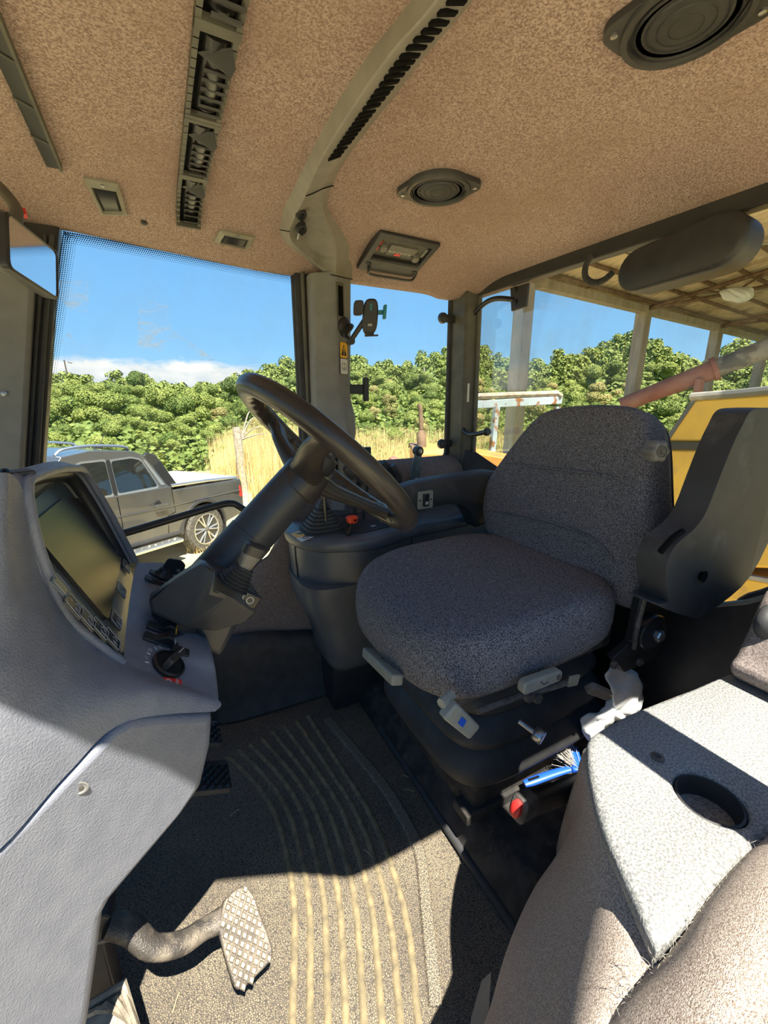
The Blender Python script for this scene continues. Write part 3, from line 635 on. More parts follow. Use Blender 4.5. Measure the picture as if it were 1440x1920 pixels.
# ---- phone holder
ph = thing('phone_holder', 'black suction phone holder with empty clamp on the grey pillar', 'phone holder', at(640, 615, Y=1.45))
pn = V((.075, .053, 0)).cross(V((0, 0, 1))).normalized(); pp = V((.573, 1.427, 0))
if pn.dot(CAM - pp) < 0: pn = -pn
b0 = hit(643, 613, pp, pn)
mk('suction_base', lathe([(.033, .0), (.034, .008), (.028, .016), (.016, .022), (0, .022)], b0, pn, 28), 'black_plastic', ph)
j1 = b0 + pn * .035; j2 = at(657, 640, Y=1.37); j3 = at(683, 601, Y=1.34)
mk('swivel', tube([b0 + pn * .01, j1, at(648, 628, Y=1.385), j2], .0085, 10, 3), 'black_satin', ph)
mk('pivot', cyl(j2 + V((0, -.012, 0)), j2 + V((0, .012, 0)), .012, None, 16), 'black_plastic', ph)
mk('arm', tube([j2, j3], .0085, 8), 'black_plastic', ph)
hc = at(694, 594, Y=1.325); hu = V((.93, -.36, .05)).normalized(); hv = V((.03, -.1, 1)).normalized(); hw = hu.cross(hv).normalized()
if hw.dot(CAM - hc) < 0: hw = -hw
mk('clamp_body', loft([ring(hc + hw * o, hu, hv, a, b, 3.2, 28) for o, a, b in ((-.014, .019, .044), (-.006, .025, .053), (.006, .025, .053), (.011, .021, .048))]), 'black_plastic', ph)
mk('release_key', obox(hc + hw * .011 + hv * .028, hu, hv, hw, (.006, .020, .003)), 'teal', ph)
mk('badge', obox(hc + hw * .011 - hv * .025, hu, hv, hw, (.014, .007, .002)), 'grey_print', ph)
mk('jaw', loft([ring(hc - hu * .040 + hv * .026 + hw * o, hu, hv, .016, .022, 4, 20) for o in (-.006, .022)]), 'black_plastic', ph, bevel=.003)
mk('jaw', J(obox(hc + hu * .032 + hv * .012, hu, hv, hw, (.02, .014, .01)), obox(hc + hu * .046 + hv * .012 + hw * .006, hu, hv, hw, (.010, .042, .026))), 'teal', ph, bevel=.003)
mk('foot', J(obox(hc - hv * .054 + hw * .006, hu, hv, hw, (.03, .012, .012)), obox(hc - hv * .058 + hw * .02 + hu * .012, hu, hv, hw, (.032, .005, .02))), 'black_plastic', ph, bevel=.002)
# ---- warning sticker
stk = thing('warning_sticker', 'yellow and white warning sticker with triangle and manual symbol on the grey pillar', 'sticker', hit(644, 672, pp, pn) + pn * .002)
su = V((0, 0, 1)).cross(pn).normalized(); su = su if su.x > 0 else -su; sv = V((0, 0, 1)); o_ = hit(643.5, 672, pp, pn) + pn * .0022
sw, sh = .0245, .054
def sq(u, v, o=0): return o_ + su * (u * sw) + sv * (v * sh) + pn * o
mk('backing', prism(rpoly([sq(-1, -1), sq(1, -1), sq(1, 1), sq(-1, 1)], .006), pn * .0006), 'black_satin', stk)
mk('yellow_field', prism(rpoly([sq(-.93, .03, .0007), sq(.93, .03, .0007), sq(.93, .97, .0007), sq(-.93, .97, .0007)], .004), pn * .0003), 'warn_yellow', stk)
mk('white_field', prism(rpoly([sq(-.93, -.97, .0007), sq(.93, -.97, .0007), sq(.93, -.03, .0007), sq(-.93, -.03, .0007)], .004), pn * .0003), 'sticker_white', stk)
mk('triangle', prism(rpoly([sq(-.72, .17, .0011), sq(.72, .17, .0011), sq(0, .86, .0011)], .003), pn * .0003), 'black_satin', stk)
mk('exclamation', J(prism([sq(-.08, .36, .0015), sq(.08, .36, .0015), sq(.12, .68, .0015), sq(-.12, .68, .0015)], pn * .0003), prism([sq(-.1, .24, .0015), sq(.1, .24, .0015), sq(.1, .31, .0015), sq(-.1, .31, .0015)], pn * .0003)), 'warn_yellow', stk)
bk = [(-.55, -.35), (-.3, -.28), (0, -.36), (.3, -.28), (.55, -.35), (.55, -.68), (.3, -.62), (0, -.7), (-.3, -.62), (-.55, -.68), (-.55, -.35)]
mk('book_symbol', J(tube([sq(u, v, .0014) for u, v in bk], .0007, 5), tube([sq(0, -.36, .0014), sq(0, -.7, .0014)], .0007, 5), tube([sq(-.6, -.74, .0014), sq(.6, -.74, .0014)], .0007, 5)), 'black_satin', stk)
# ================================================================== dashboard, steering, pedals
dash = thing('dashboard', 'grey-blue moulded dashboard with hooded display panel at the left', 'dashboard', (-.2, .8, .3))
net = [[(-110, 885), (0, 886), (22, 890), (34, 902), (44, 922)], [(-110, 980), (0, 980), (25, 985), (42, 988), (53, 987)], [(-110, 1090), (0, 1090), (45, 1092), (70, 1094), (88, 1095)],
       [(-110, 1190), (0, 1190), (80, 1190), (130, 1190), (158, 1192)], [(-110, 1290), (0, 1285), (110, 1265), (190, 1250), (232, 1243)], [(-110, 1420), (0, 1410), (140, 1345), (290, 1295), (404, 1309)], [(-110, 1650), (0, 1592), (130, 1447), (238, 1353), (404, 1334)]]
ys = [[.58, .585, .60, .61, .62], [.555, .56, .585, .605, .62], [.53, .54, .575, .60, .62], [.505, .52, .56, .60, .62], [.485, .495, .545, .59, .62], [.465, .48, .525, .58, .614], [.455, .47, .515, .552, .60]]
mk('side_body', patch([[at(x, y, Y=q) for (x, y), q in zip(r, yr)] for r, yr in zip(net, ys)], 6), 'dash_plastic', dash, ang=75)
low = [(-110, 1700), (0, 1602), (130, 1458), (212, 1372), (245, 1352), (300, 1345), (398, 1342), (394, 1400), (376, 1478), (340, 1528), (205, 1690), (190, 1718), (182, 1780), (165, 1900), (150, 1990), (-110, 1990)]
lp = mk('lower_panel', prism([at(x, y, Y=.468 + .33 * x / 1000) for x, y in low], (0, .05, 0)), 'dash_plastic', dash, bevel=.010, seg=3)
sc = at(150, 1477, Y=.5172)
mk('screw_cup', lathe([(.0085, .0), (.009, .0012), (.007, .0015), (.006, .0003), (.0, .0003)], sc, (0, -1, 0), 20), 'pillar_grey', lp)
mk('screw', lathe([(.004, 0), (.004, .001), (.0, .0014)], sc, (0, -1, 0), 12), 'worn_steel', lp)
# top of the dash running forward, and the hood round the display
rim = [V((-.086, .622, .743)), V((-.112, .622, .785)), V((-.136, .622, .832)), V((-.148, .622, .91)), V((-.150, .624, .965)), at(52, 908, Y=.64), at(72, 892, Y=.68), at(105, 881, Y=.76), at(138, 878, Y=.86), at(158, 885, Y=.94), V((-.122, .962, .925)), V((-.106, .965, .87)), V((-.080, .965, .773))]
rs = smooth_pts(rim, 4)
n3 = V((-.92, 0, -.39))
inner = [p + n3 * (.030 if True else 0) + (V((0, .79, .86)) - V((0, p.y, p.z))) * .06 for p in rs]
outer = [p + (V((0, p.y, p.z)) - V((0, .79, .86))).normalized() * .012 + V((-.012, 0, 0)) for p in rs]
fwd = [V((-.45, .79 + (p.y - .79) * 1.15, max(.70, p.z - .06))) for p in rs]
def strip(*ls):
    n = len(ls[0]); v = [p for l in ls for p in l]; f = [(i * n + j, i * n + j + 1, (i + 1) * n + j + 1, (i + 1) * n + j) for i in range(len(ls) - 1) for j in range(n - 1)]
    return v, f
hd = mk('hood', strip(inner, rs, outer, fwd), 'dash_plastic', dash, ang=80)
mk('hood_lining', strip([p + V((.0005, 0, 0)) for p in inner], [p * .35 + q * .65 for p, q in zip(inner, rs)]), 'black_plastic', hd, solid=.001)
mk('hood_lip', tube(rs, .0065, 10), 'dash_plastic', hd)
# display panel
PO = V((-.138, .80, .868)); PU = V((0, 1, 0)); PV = V((-.391, 0, .920)); PN = PU.cross(PV).normalized()
if PN.x < 0: PN = -PN
def pq(u, v, o=0): return PO + PU * u + PV * v + PN * o
clu = mk('display_panel', prism(rpoly([pq(-.172, -.135), pq(.165, -.135), pq(.165, .10), pq(-.172, .10)], .03), PN * -.02), 'cluster', dash, bevel=.002)
def ph_(px, py, o=0): return hit(px, py, PO + PN * o, PN)
lc = [ph_(57, 990, .006), ph_(92, 950, .006), ph_(150, 942, .006), ph_(222, 1050, .006), ph_(199, 1155, .006)]
lc3 = rpoly([ph_(57, 990, .004), ph_(118, 938, .004), ph_(152, 938, .004), ph_(223, 1049, .004), ph_(199, 1157, .004)], .012)
mk('screen_frame', prism([PO + (p - PO) * 1.0 + PN * -.006 for p in [sum(lc3, V()) / len(lc3) + (p - sum(lc3, V()) / len(lc3)) * 1.05 for p in lc3]], PN * .008), 'black_satin', clu)
mk('lcd_screen', prism([p - PN * .001 for p in lc3], PN * .0025), 'lcd', clu)
def button(px, py, w, h, body, lab=None, m='button_dark'):
    c = ph_(px, py, .003)
    b = mk('key_button', prism(rpoly([c + PU * (-w / 2) + PV * (-h / 2), c + PU * (w / 2) + PV * (-h / 2), c + PU * (w / 2) + PV * (h / 2), c + PU * (-w / 2) + PV * (h / 2)], .004), PN * .002), m, clu)
    t2 = PN * .0024
    edge = rpoly([c + PU * (-w / 2 + .002) + PV * (-h / 2 + .002), c + PU * (w / 2 - .002) + PV * (-h / 2 + .002), c + PU * (w / 2 - .002) + PV * (h / 2 - .002), c + PU * (-w / 2 + .002) + PV * (h / 2 - .002)], .004)
    mk('border', tube([p + t2 for p in edge] + [edge[0] + t2], .0005, 4), 'grey_print', b)
    if body == 'lamp':
        a = [c + t2 + PU * (.005 * cos(q) + .003) + PV * (.004 * sin(q) - .004) for q in [pi * k / 8 for k in range(-4, 5)]]
        mk('lamp_symbol', J(tube(a, .0006, 4), *[tube([c + t2 + PU * -.002 + PV * (-.008 + .0025 * k), c + t2 + PU * -.008 + PV * (-.010 + .0025 * k)], .0005, 4) for k in range(4)]), 'grey_print', b)
    if lab: text('numeral', lab, .010, 'grey_print', b, c + PV * (h * .22) + PU * (w * .1), PU, PV, .0026)
    return b
for (x, y, l) in ((137, 1137, '4'), (161, 1160, '3'), (186, 1180, '2'), (209, 1199, '1')): button(x, y, .030, .034, 'lamp', l)
for (x, y) in ((216, 1163), (226, 1106), (236, 1062)): button(x, y, .036, .026, 'lamp', None, 'cluster' if y < 1150 else 'button_dark')
button(112, 1098, .028, .030, None, None, 'cluster')
for q in range(9): mk('tick_mark', prism([ph_(176 + 6.5 * q, 970 + 10.5 * q, .001), ph_(182 + 6.5 * q, 973 + 10.5 * q, .001), ph_(180 + 6.5 * q, 977 + 10.5 * q, .001)], PN * .0006), 'grey_print', clu)
mk('light_leak_blocker', box((-.23, .80, .63), (.26, .36, .18)), 'black_plastic', dash)  # added hidden box: blocks sky light leaking through the gap below the display panel
# switch shelf
shelf = [[(231, 1242, .622), (310, 1281, .62), (385, 1309, .62), (408, 1318, .625)], [(234, 1208, .66), (303, 1238, .66), (380, 1262, .66), (404, 1270, .665)], [(236, 1180, .70), (300, 1203, .70), (374, 1216, .70), (396, 1224, .70)], [(245, 1110, .84), (295, 1120, .84), (355, 1145, .84), (375, 1155, .84)], [(255, 1055, .96), (300, 1055, .96), (340, 1062, .96), (352, 1072, .96)]]
shn = [[at(x, y, Y=q) for x, y, q in r] + [at(r[-1][0], r[-1][1], Y=r[-1][2]) + V((.001, .004, -.018))] for r in shelf]
shg = patch(shn, 6); sht = tree_of(shg)
sh_ = mk('switch_shelf', shg, 'dash_plastic', dash, ang=70)
sO = at(300, 1238, Y=.66); sX = (at(380, 1262, Y=.66) - at(234, 1208, Y=.66)).normalized(); sY = (at(300, 1203, Y=.70) - at(310, 1281, Y=.62)).normalized(); sN = sX.cross(sY).normalized(); sN = sN if sN.z > 0 else -sN; sY = sN.cross(sX).normalized()
def sh(px, py, o=0): return facets(px, py, sht, o)[0]
# rocker switches
for (x, y, m_, tilt, nm) in ((313, 1186, 'amber', .3, 'amber'), (308, 1207, None, .3, None)):
    c = sh(x, y, .003)
    rk = mk('rocker_switch', obox(c - sN * .002, sX, sY, sN, (.068, .018, .006)), 'black_plastic', sh_, bevel=.001)
    mk('rocker_cap', prism([c - sX * .02 - sY * .008, c + sX * .012 - sY * .008, c + sX * .006 - sY * .008 + sN * .016, c - sX * .004 - sY * .008 + sN * .017], sY * .016), 'black_satin', rk, bevel=.001)
    if m_: mk('amber_window', obox(c + sX * .010 + sN * .0095, (sX * .5 - sN * .85).normalized(), sY, (sX * .85 + sN * .5).normalized(), (.011, .0145, .0015)), 'amber', rk)
    else: mk('hazard_symbol', tube([c + sX * .012 + sY * .004 + sN * .009, c + sX * .010 - sY * .004 + sN * .013, c + sX * .0155 - sY * .0035 + sN * .004, c + sX * .012 + sY * .004 + sN * .009], .0006, 4), 'white_print', rk)
c = sh(337, 1222, .002); mk('blank_switch', obox(c, sX, sY, sN, (.03, .016, .006)), 'black_plastic', sh_, bevel=.001)
for (x, y) in ((292, 1092), (300, 1081)):
    mk('blank_switch', obox(sh(x, y, .001), sX, sY, sN, (.045, .014, .004)), 'black_plastic', sh_, bevel=.001)
# rotary light switch with printed scale
c = sh(314, 1248, .002)
rot = mk('rotary_light_switch', lathe([(.026, 0), (.026, .004), (.023, .006), (.021, .003), (0, .003)], c, sN, 32), 'black_satin', sh_)
kd = (sX * .45 + sY * .9).normalized()
mk('rotary_grip', prism([c + kd.cross(sN) * -.0055 - kd * .021, c + kd.cross(sN) * .0055 - kd * .021, c + kd.cross(sN) * .0055 + kd * .021, c + kd.cross(sN) * -.0055 + kd * .021], sN * .024), 'black_plastic', rot, bevel=.002)
mk('grip_line', obox(c + sN * .0243 + kd * .012, kd, kd.cross(sN), sN, (.016, .0012, .0006)), 'white_print', rot)
rd = (sX * .25 - sY * .97).normalized()
mk('red_field', prism(rpoly([p_ + sN * .0035 for p_ in (c + rd * .030 - rd.cross(sN) * .015, c + rd * .030 + rd.cross(sN) * .015, c + rd * .046 + rd.cross(sN) * .013, c + rd * .046 - rd.cross(sN) * .013)], .003), sN * .0008), 'red_plastic', rot)
text('off_lettering', 'OFF', .0075, 'white_print', rot, c + rd * .038 - rd.cross(sN) * .0065 + sN * .0045, V((0, 1, 0)) - sN * sN.y, sN.cross(V((0, 1, 0))) * 1.0)
mk('off_ring', tube([c + rd * .038 + rd.cross(sN) * .0075 + sN * .0048 + (sX * cos(q) + sY * sin(q)) * .0042 for q in [2 * pi * k / 14 for k in range(15)]], .0006, 4), 'white_print', rot)
for k, s_ in enumerate(('P', 'D', 'D', 'O')):
    a = RAD(214 - 32 * k); d = sX * cos(a) + sY * sin(a)
    text('scale_lettering', s_, .009, 'white_print', rot, c + d * .036 - sN * .0015, V((0, 1, 0)) - sN * sN.y, sN.cross(V((0, 1, 0))), .0008)
for k in range(3):
    a = RAD(198 - 32 * k); d = sX * cos(a) + sY * sin(a); mk('scale_mark', obox(c + d * .034, d, d.cross(sN), sN, (.006, .0015, .0012)), 'white_print', rot)
# ignition lock and key
ip = sh(306, 1079)
ign = mk('ignition_lock', lathe([(.020, -.004), (.020, .004), (.014, .010), (.011, .018), (0, .018)], ip, V((.45, -.15, .85)), 24), 'black_plastic', sh_)
ky = thing('ignition_key', 'black headed ignition key standing in the dashboard lock', 'key', ip)
kp = ip + V((.45, -.15, .85)).normalized() * .02; ku = V((.8, -.3, -.45)).normalized(); kv = V((.45, -.15, .85)).normalized()
mk('blade', obox(kp, ku, kv, ku.cross(kv), (.007, .03, .002)), 'steel', ky)
hcen = ip + (at(326, 1060, Y=ip.y) - at(306, 1079, Y=ip.y)) + V((0, -.006, 0))
kr = rpoly([hcen + ku * x + kv * z for x, z in ((-.019, -.010), (-.006, -.019), (.019, -.012), (.021, .012), (.008, .020), (-.017, .013))], .006)
mk('key_head', prism(kr, ku.cross(kv) * .004), 'black_plastic', ky, bevel=.001)
mk('key_hole', lathe([(.0036, -.001), (.0036, .0052), (0, .0052)], hcen + ku * .012 - kv * .003 - ku.cross(kv) * .0004, ku.cross(kv), 14), 'khaki', ky)
ck = thing('dash_clip', 'small black clip lying on the dashboard top beside the pillar', 'clip', at(15, 888, Y=.66))
mk('clip_base', obox(at(14, 893, Y=.66), V((.9, .4, 0)).normalized(), V((-.4, .9, 0)).normalized(), (0, 0, 1), (.05, .03, .012)), 'black_plastic', ck, bevel=.002)
mk('clip_arch', tube([at(2, 890, Y=.66), at(6, 882, Y=.66), at(14, 882, Y=.66), at(18, 890, Y=.66)], .0025, 6, 3), 'black_satin', ck)

# ---- steering column
colm = thing('steering_column', 'dark steering column with gear stalk and ribbed boot', 'steering column', (-.02, .79, .3))
a0, a1 = V((.02, .79, .742)), V((.245, .79, .962)); ad = (a1 - a0).normalized(); cu_, cv_ = V((0, 1, 0)), V((0, 1, 0)).cross(ad)
def cr_(t, r, e=2.0, rb=None): return ring(a0 + ad * t, cu_, cv_, r, rb or r, e, 32)
Lc = (a1 - a0).length
mk('lower_sleeve', loft([cr_(-.06, .048, 2.2), cr_(.10, .0455), cr_(.155, .0450)]), 'column_dark', colm)
mk('upper_sleeve', loft([cr_(.150, .0435), cr_(.22, .0428), cr_(Lc - .03, .042), cr_(Lc - .01, .038)]), 'column_dark', colm)
# faceted stalk pod wrapped round the near side of the column
pv_ = {k: at(x, y, Y=q) for k, (x, y, q) in dict(A=(380, 1052, .75), B=(330, 1086, .735), C=(278, 1124, .73), D=(284, 1150, .725), E=(345, 1178, .72), G=(429, 1121, .69), H=(396, 1110, .695), I=(402, 1068, .70), K=(479, 1151, .70), L=(487, 1116, .71), M=(446, 1078, .715), N=(462, 1168, .725), O=(402, 1184, .74)).items()}
loop = 'ABCDEONKLM'; vi = {k: i for i, k in enumerate('ABCDEGHIKLMNO')}; vsp = [pv_[k] for k in 'ABCDEGHIKLMNO']; nb = len(vsp)
vsp += [pv_[k] + V((.0, .040 if k in 'ABC' else .09, -.008)) for k in loop]
loopi = [vi[k] for k in loop] + [vi['I']]; back = [nb + i for i in range(len(loop))]; vsp.append(pv_['I'] + V((0, .08, -.008))); back.append(len(vsp) - 1)
fsp = [[vi[k] for k in 'IABCDE'] , [vi[k] for k in 'IEGH'], [vi[k] for k in 'IHGKLM'], [vi[k] for k in 'EONKG'], back[::-1]] + [[loopi[i], loopi[(i + 1) % len(loopi)], back[(i + 1) % len(loopi)], back[i]] for i in range(len(loopi))]
pd = mk('stalk_pod', (vsp, fsp), 'column_dark', colm, bevel=.005, seg=2, ang=25)
pc_ = sum((pv_[k] for k in 'IHGKLM'), V()) / 6; pn_ = (pv_['G'] - pv_['I']).cross(pv_['L'] - pv_['I']).normalized(); pn_ = pn_ if pn_.dot(CAM - pc_) > 0 else -pn_
mk('pod_plate', prism([pc_ + (pv_[k] - pc_) * .94 + pn_ * -.002 for k in 'IHGKLM'], pn_ * .0045), 'black_plastic', pd, bevel=.001)
bA, bB = at(434, 1096, Y=.688), at(459, 1064, Y=.68); bd = (bB - bA).normalized()
bu, bv = V((0, 1, 0)), V((0, 1, 0)).cross(bd)
sec_ = []
for q in range(13):
    t = q / 12; s = (.029 - .013 * t) * (1.0 if q % 2 == 0 else .80); sec_.append(ring(bA + (bB - bA) * t, bu, bv, s, s, 3.2, 24))
mk('ribbed_boot', loft(sec_), 'black_rubber', pd)
lA, lB = at(455, 1068, Y=.68), at(481, 1024, Y=.67); ld = (lB - lA).normalized()
lu, lw = V((0, 1, 0)), V((0, 1, 0)).cross(ld)
lev = mk('gear_stalk', loft([ring(lA + (lB - lA) * t, lu, lw, a, b, 3.5, 24) for t, a, b in ((-.25, .009, .009), (0, .010, .011), (.45, .0125, .014), (.8, .0155, .0175), (1, .0155, .0175), (1.04, .012, .014))]), 'grey_knob', pd)
mk('stalk_cap', loft([ring(lA + (lB - lA) * t, lu, lw, a, b, 3.5, 24) for t, a, b in ((.66, .0158, .0178), (1.0, .0164, .0185), (1.06, .013, .015))]), 'black_plastic', lev)
be = at(468, 1124, Y=.700)
eb = mk('engine_button', obox(be, V((.80, 0, -.60)), V((.60, 0, .80)), V((0, -1, 0)), (.034, .024, .008)), 'black_satin', pd, bevel=.002)
pts = [be + V((.80, 0, -.60)) * x + V((.60, 0, .80)) * z + V((0, -.0045, 0)) for x, z in [(.006 * cos(q), .006 * sin(q)) for q in [2 * pi * k / 12 for k in range(13)]]]
mk('engine_symbol', J(tube(pts, .0007, 4), tube([p + V((-.006, 0, .007)) for p in pts[3:9]], .0007, 4)), 'white_print', eb)
low2 = [(352, 1165), (452, 1160), (434, 1200), (415, 1236), (385, 1222), (372, 1195)]
mk('column_foot', prism(poly_y(low2, .745), (0, .09, 0)), 'column_dark', colm, bevel=.012, seg=3)
# ---- steering wheel
wc = V((.292, .79, .986)); wn = V((.70, 0, .714)); e1 = V((-.714, 0, .70)); e2 = V((0, -1, 0)); RW = .200
sw_ = thing('steering_wheel', 'worn black three-spoke steering wheel with finger grips', 'steering wheel', wc)
n_ = 180; rr = []; 
for i in range(n_):
    t = 2 * pi * i / n_; d = e1 * cos(t) + e2 * sin(t); c = wc + d * RW; rad_l = .0198; b = .0032 * max(0, sin(t * 36)) if True else 0
    out = []
    for q in range(14):
        a = 2 * pi * q / 14; x, y = cos(a), sin(a); k = rad_l + (b * max(0, -x) if x < 0 else 0)
        out.append(c + d * (x * k * 1.05) + wn * (y * rad_l))
    rr.append(out)
mk('rim', loft(rr, closed=True), 'wheel_rubber', sw_, ang=60)
hub = V((.247, .79, .958))
for t in (RAD(62), RAD(180), RAD(298)):
    d = e1 * cos(t) + e2 * sin(t); s = wn.cross(d).normalized()
    pts = [(hub + d * .02, .036, .024), (hub + d * .06 + wn * .006, .029, .017), (hub + d * .12 + wn * .026, .023, .013), (wc + d * (RW - .03) + wn * -.006, .022, .013), (wc + d * (RW - .002), .032, .013)]
    sm = smooth_pts([p for p, _, _ in pts], 5); wd = smooth_pts([(a, b, 0) for _, a, b in pts], 5)
    mk('spoke', loft([ring(p, s, (wn - d * .3).normalized(), w.x, w.y, 3, 16) for p, w in zip(sm, wd)]), 'wheel_rubber', sw_, ang=60)
mk('hub', lathe([(.040, -.045), (.0455, -.04), (.047, .0), (.044, .014), (.038, .018), (0, .020)], hub, wn, 32), 'wheel_rubber', sw_)
hp = mk('horn_pad', lathe([(.034, .014), (.034, .046), (.029, .052), (0, .054)], hub, wn, 28), 'black_plastic', sw_)
for q in range(-2, 3):
    mk('pad_rib', obox(hub + wn * .052 + e2 * (.012 * q), e1, e2, wn, (.05, .006, .006)), 'black_plastic', hp, bevel=.002)
# ---- pedals
def studs(o, u, v, n, nu, nv, su, sv, h, skip=None):
    gs = []
    for i in range(nu):
        for j in range(nv):
            cx = (i + .5 * (j % 2)) * su; cy = j * sv
            if skip and skip(cx, cy): continue
            c = o + u * cx + v * cy
            gs.append(([c - u * su * .46, c - v * sv * .85, c + u * su * .46, c + v * sv * .85, c - u * su * .2 + n * h, c - v * sv * .36 + n * h, c + u * su * .2 + n * h, c + v * sv * .36 + n * h], [(0, 1, 5, 4), (1, 2, 6, 5), (2, 3, 7, 6), (3, 0, 4, 7), (4, 5, 6, 7)]))
    return J(*gs)
for lab, a_, b_ in (('far black brake pedal with diamond tread beside the dashboard edge', at(419, 1402, Y=.968), at(409, 1342, Y=1.055)), ('near black brake pedal with diamond tread beside the dashboard edge', at(437, 1490, Y=.862), at(425, 1411, Y=.955))):
    t = thing('brake_pedal', lab, 'pedal', V((a_.x - .05, a_.y, .0)), 'brake pedals')
    w = V((-.93, 0, .36)); v = (b_ - a_).normalized(); v = V((0, 1, 0)); L_ = b_.y - a_.y; zc = (a_.z + b_.z) / 2; xc = (a_.x + b_.x) / 2
    o = V((xc, a_.y, zc)); n = w.cross(v).normalized(); n = n if n.z > 0 else -n
    mk('pad', prism(rpoly([o, o + w * .10, o + w * .10 + v * L_, o + v * L_], .01), n * -.014), 'black_rubber', t, bevel=.002)
    mk('tread', studs(o + w * .008 + v * .008, w, v, n, 5, int((L_ - .012) / .0105), .0185, .0105, .006), 'black_satin', t, flat=True)
    mk('pedal_arm', tube([o + w * .05 + v * L_ / 2 - n * .012, o + w * .12 + v * L_ / 2 - n * .06, V((-.22, a_.y + L_ / 2, .30)), V((-.35, a_.y + L_ / 2, .42))], .012, 8, 4), 'black_plastic', t)
    mk('pedal_base', box((-.40, a_.y + L_ / 2, .22), (.08, .05, .44)), 'black_plastic', t, bevel=.004)
t = thing('clutch_pedal', 'worn cast clutch pedal with waffle tread in the sunlit patch', 'pedal', V((-.1, .68, 0)))
c1, c2, c3 = at(462, 1664, Z=.165), at(408, 1738, Z=.150), at(513, 1790, Z=.095)
cn = (c2 - c1).cross(c3 - c1).normalized(); cn = cn if cn.z > 0 else -cn
def ch(px, py, o=0): return hit(px, py, c1 + cn * o, cn)
ol = [ch(x, y) for x, y in ((420, 1688), (446, 1664), (464, 1661), (478, 1682), (512, 1778), (511, 1800), (458, 1853), (444, 1858), (436, 1842), (408, 1742))]
pdl = mk('pad', prism(rpoly(ol, .006, 3), cn * -.020), 'pedal_cast', t, bevel=.003)
cv2 = (ch(487, 1800) - ch(452, 1672)).normalized(); cu2 = cn.cross(cv2).normalized(); cen = sum(ol, V()) / len(ol)
gs = []
for i in range(-3, 4):
    for j in range(-8, 9):
        for k in (0,):
            p = cen + cu2 * (i * .0145 + .00725 * (j % 2)) + cv2 * (j * .0088)
            rel = p - cen; x, y = rel.dot(cu2), rel.dot(cv2)
            # keep studs inside the outline
            inside = False; m = len(ol)
            for q in range(m):
                a, b = ol[q], ol[(q + 1) % m]; ax_, ay_, bx_, by_ = (a - cen).dot(cu2), (a - cen).dot(cv2), (b - cen).dot(cu2), (b - cen).dot(cv2)
                if (ay_ > y) != (by_ > y) and x < ((bx_ - ax_) * (y - ay_) / (by_ - ay_) + ax_) * .86: inside = not inside
            if inside and y < .064: gs.append((p, 0))
def stud(p): 
    a, b = .0062, .0076
    return [p - cu2 * a, p - cv2 * b, p + cu2 * a, p + cv2 * b, p - cu2 * a * .6 + cn * .005, p - cv2 * b * .6 + cn * .005, p + cu2 * a * .6 + cn * .005, p + cv2 * b * .6 + cn * .005], [(0, 1, 5, 4), (1, 2, 6, 5), (2, 3, 7, 6), (3, 0, 4, 7), (4, 5, 6, 7)]
for p, _ in gs: mk('stud', stud(p), 'pedal_worn', pdl, flat=True)
arm_pts = [at(200, 1735, Z=.24), at(245, 1742, Z=.215), at(285, 1775, Z=.185), at(340, 1768, Z=.160), at(385, 1740, Z=.145), at(420, 1722, Z=.140)]
mk('pedal_arm', tube(arm_pts, [.020, .024, .021, .020, .019, .022], 12, 5, flat=.7), 'pedal_cast', t, ang=70)
mk('link_rod', tube([at(180, 1766, Z=.21), at(215, 1757, Z=.21), at(243, 1750, Z=.215)], .0045, 8), 'steel', t)
mk('clevis', obox(at(236, 1751, Z=.222), V((.9, -.3, -.2)).normalized(), V((.3, .9, 0)).normalized(), V((0, .2, 1)).normalized(), (.035, .014, .012)), 'worn_steel', t, bevel=.003)
mk('pivot_bracket', J(box((-.235, .70, .16), (.08, .06, .33)), cyl((-.20, .66, .24), (-.20, .74, .24), .028)), 'black_plastic', t, bevel=.004)
# foot rest at the bottom left
fr_ = thing('foot_rest', 'dusty ribbed metal foot rest cut by the bottom of the picture', 'foot rest', (-.2, .58, 0))
fz = .13
q4 = [at(90, 1930, Z=fz), at(226, 1846, Z=fz), at(241, 1843, Z=fz), at(272, 1990, Z=fz - .03), at(90, 1990, Z=fz - .03)]
mk('plate', prism(q4, (0, 0, -.012)), 'pedal_worn', fr_, bevel=.002)
mk('edge', tube([at(80, 1938, Z=fz + .004), at(232, 1845, Z=fz + .004), at(272, 1990, Z=fz - .026)], .0075, 8), 'pedal_worn', fr_)
for k in range(5):
    mk('slat', tube([at(160 + 18 * k, 1905 - 11 * k, Z=fz + .004), at(235 + 8 * k, 1868 + 24 * k, Z=fz - .004)], .005, 6), 'pedal_worn', fr_)
mk('support', prism([(-.17, .50, 0), (-.10, .50, 0), (-.10, .56, 0), (-.17, .56, 0)], (0, 0, fz - .03)), 'black_plastic', fr_)
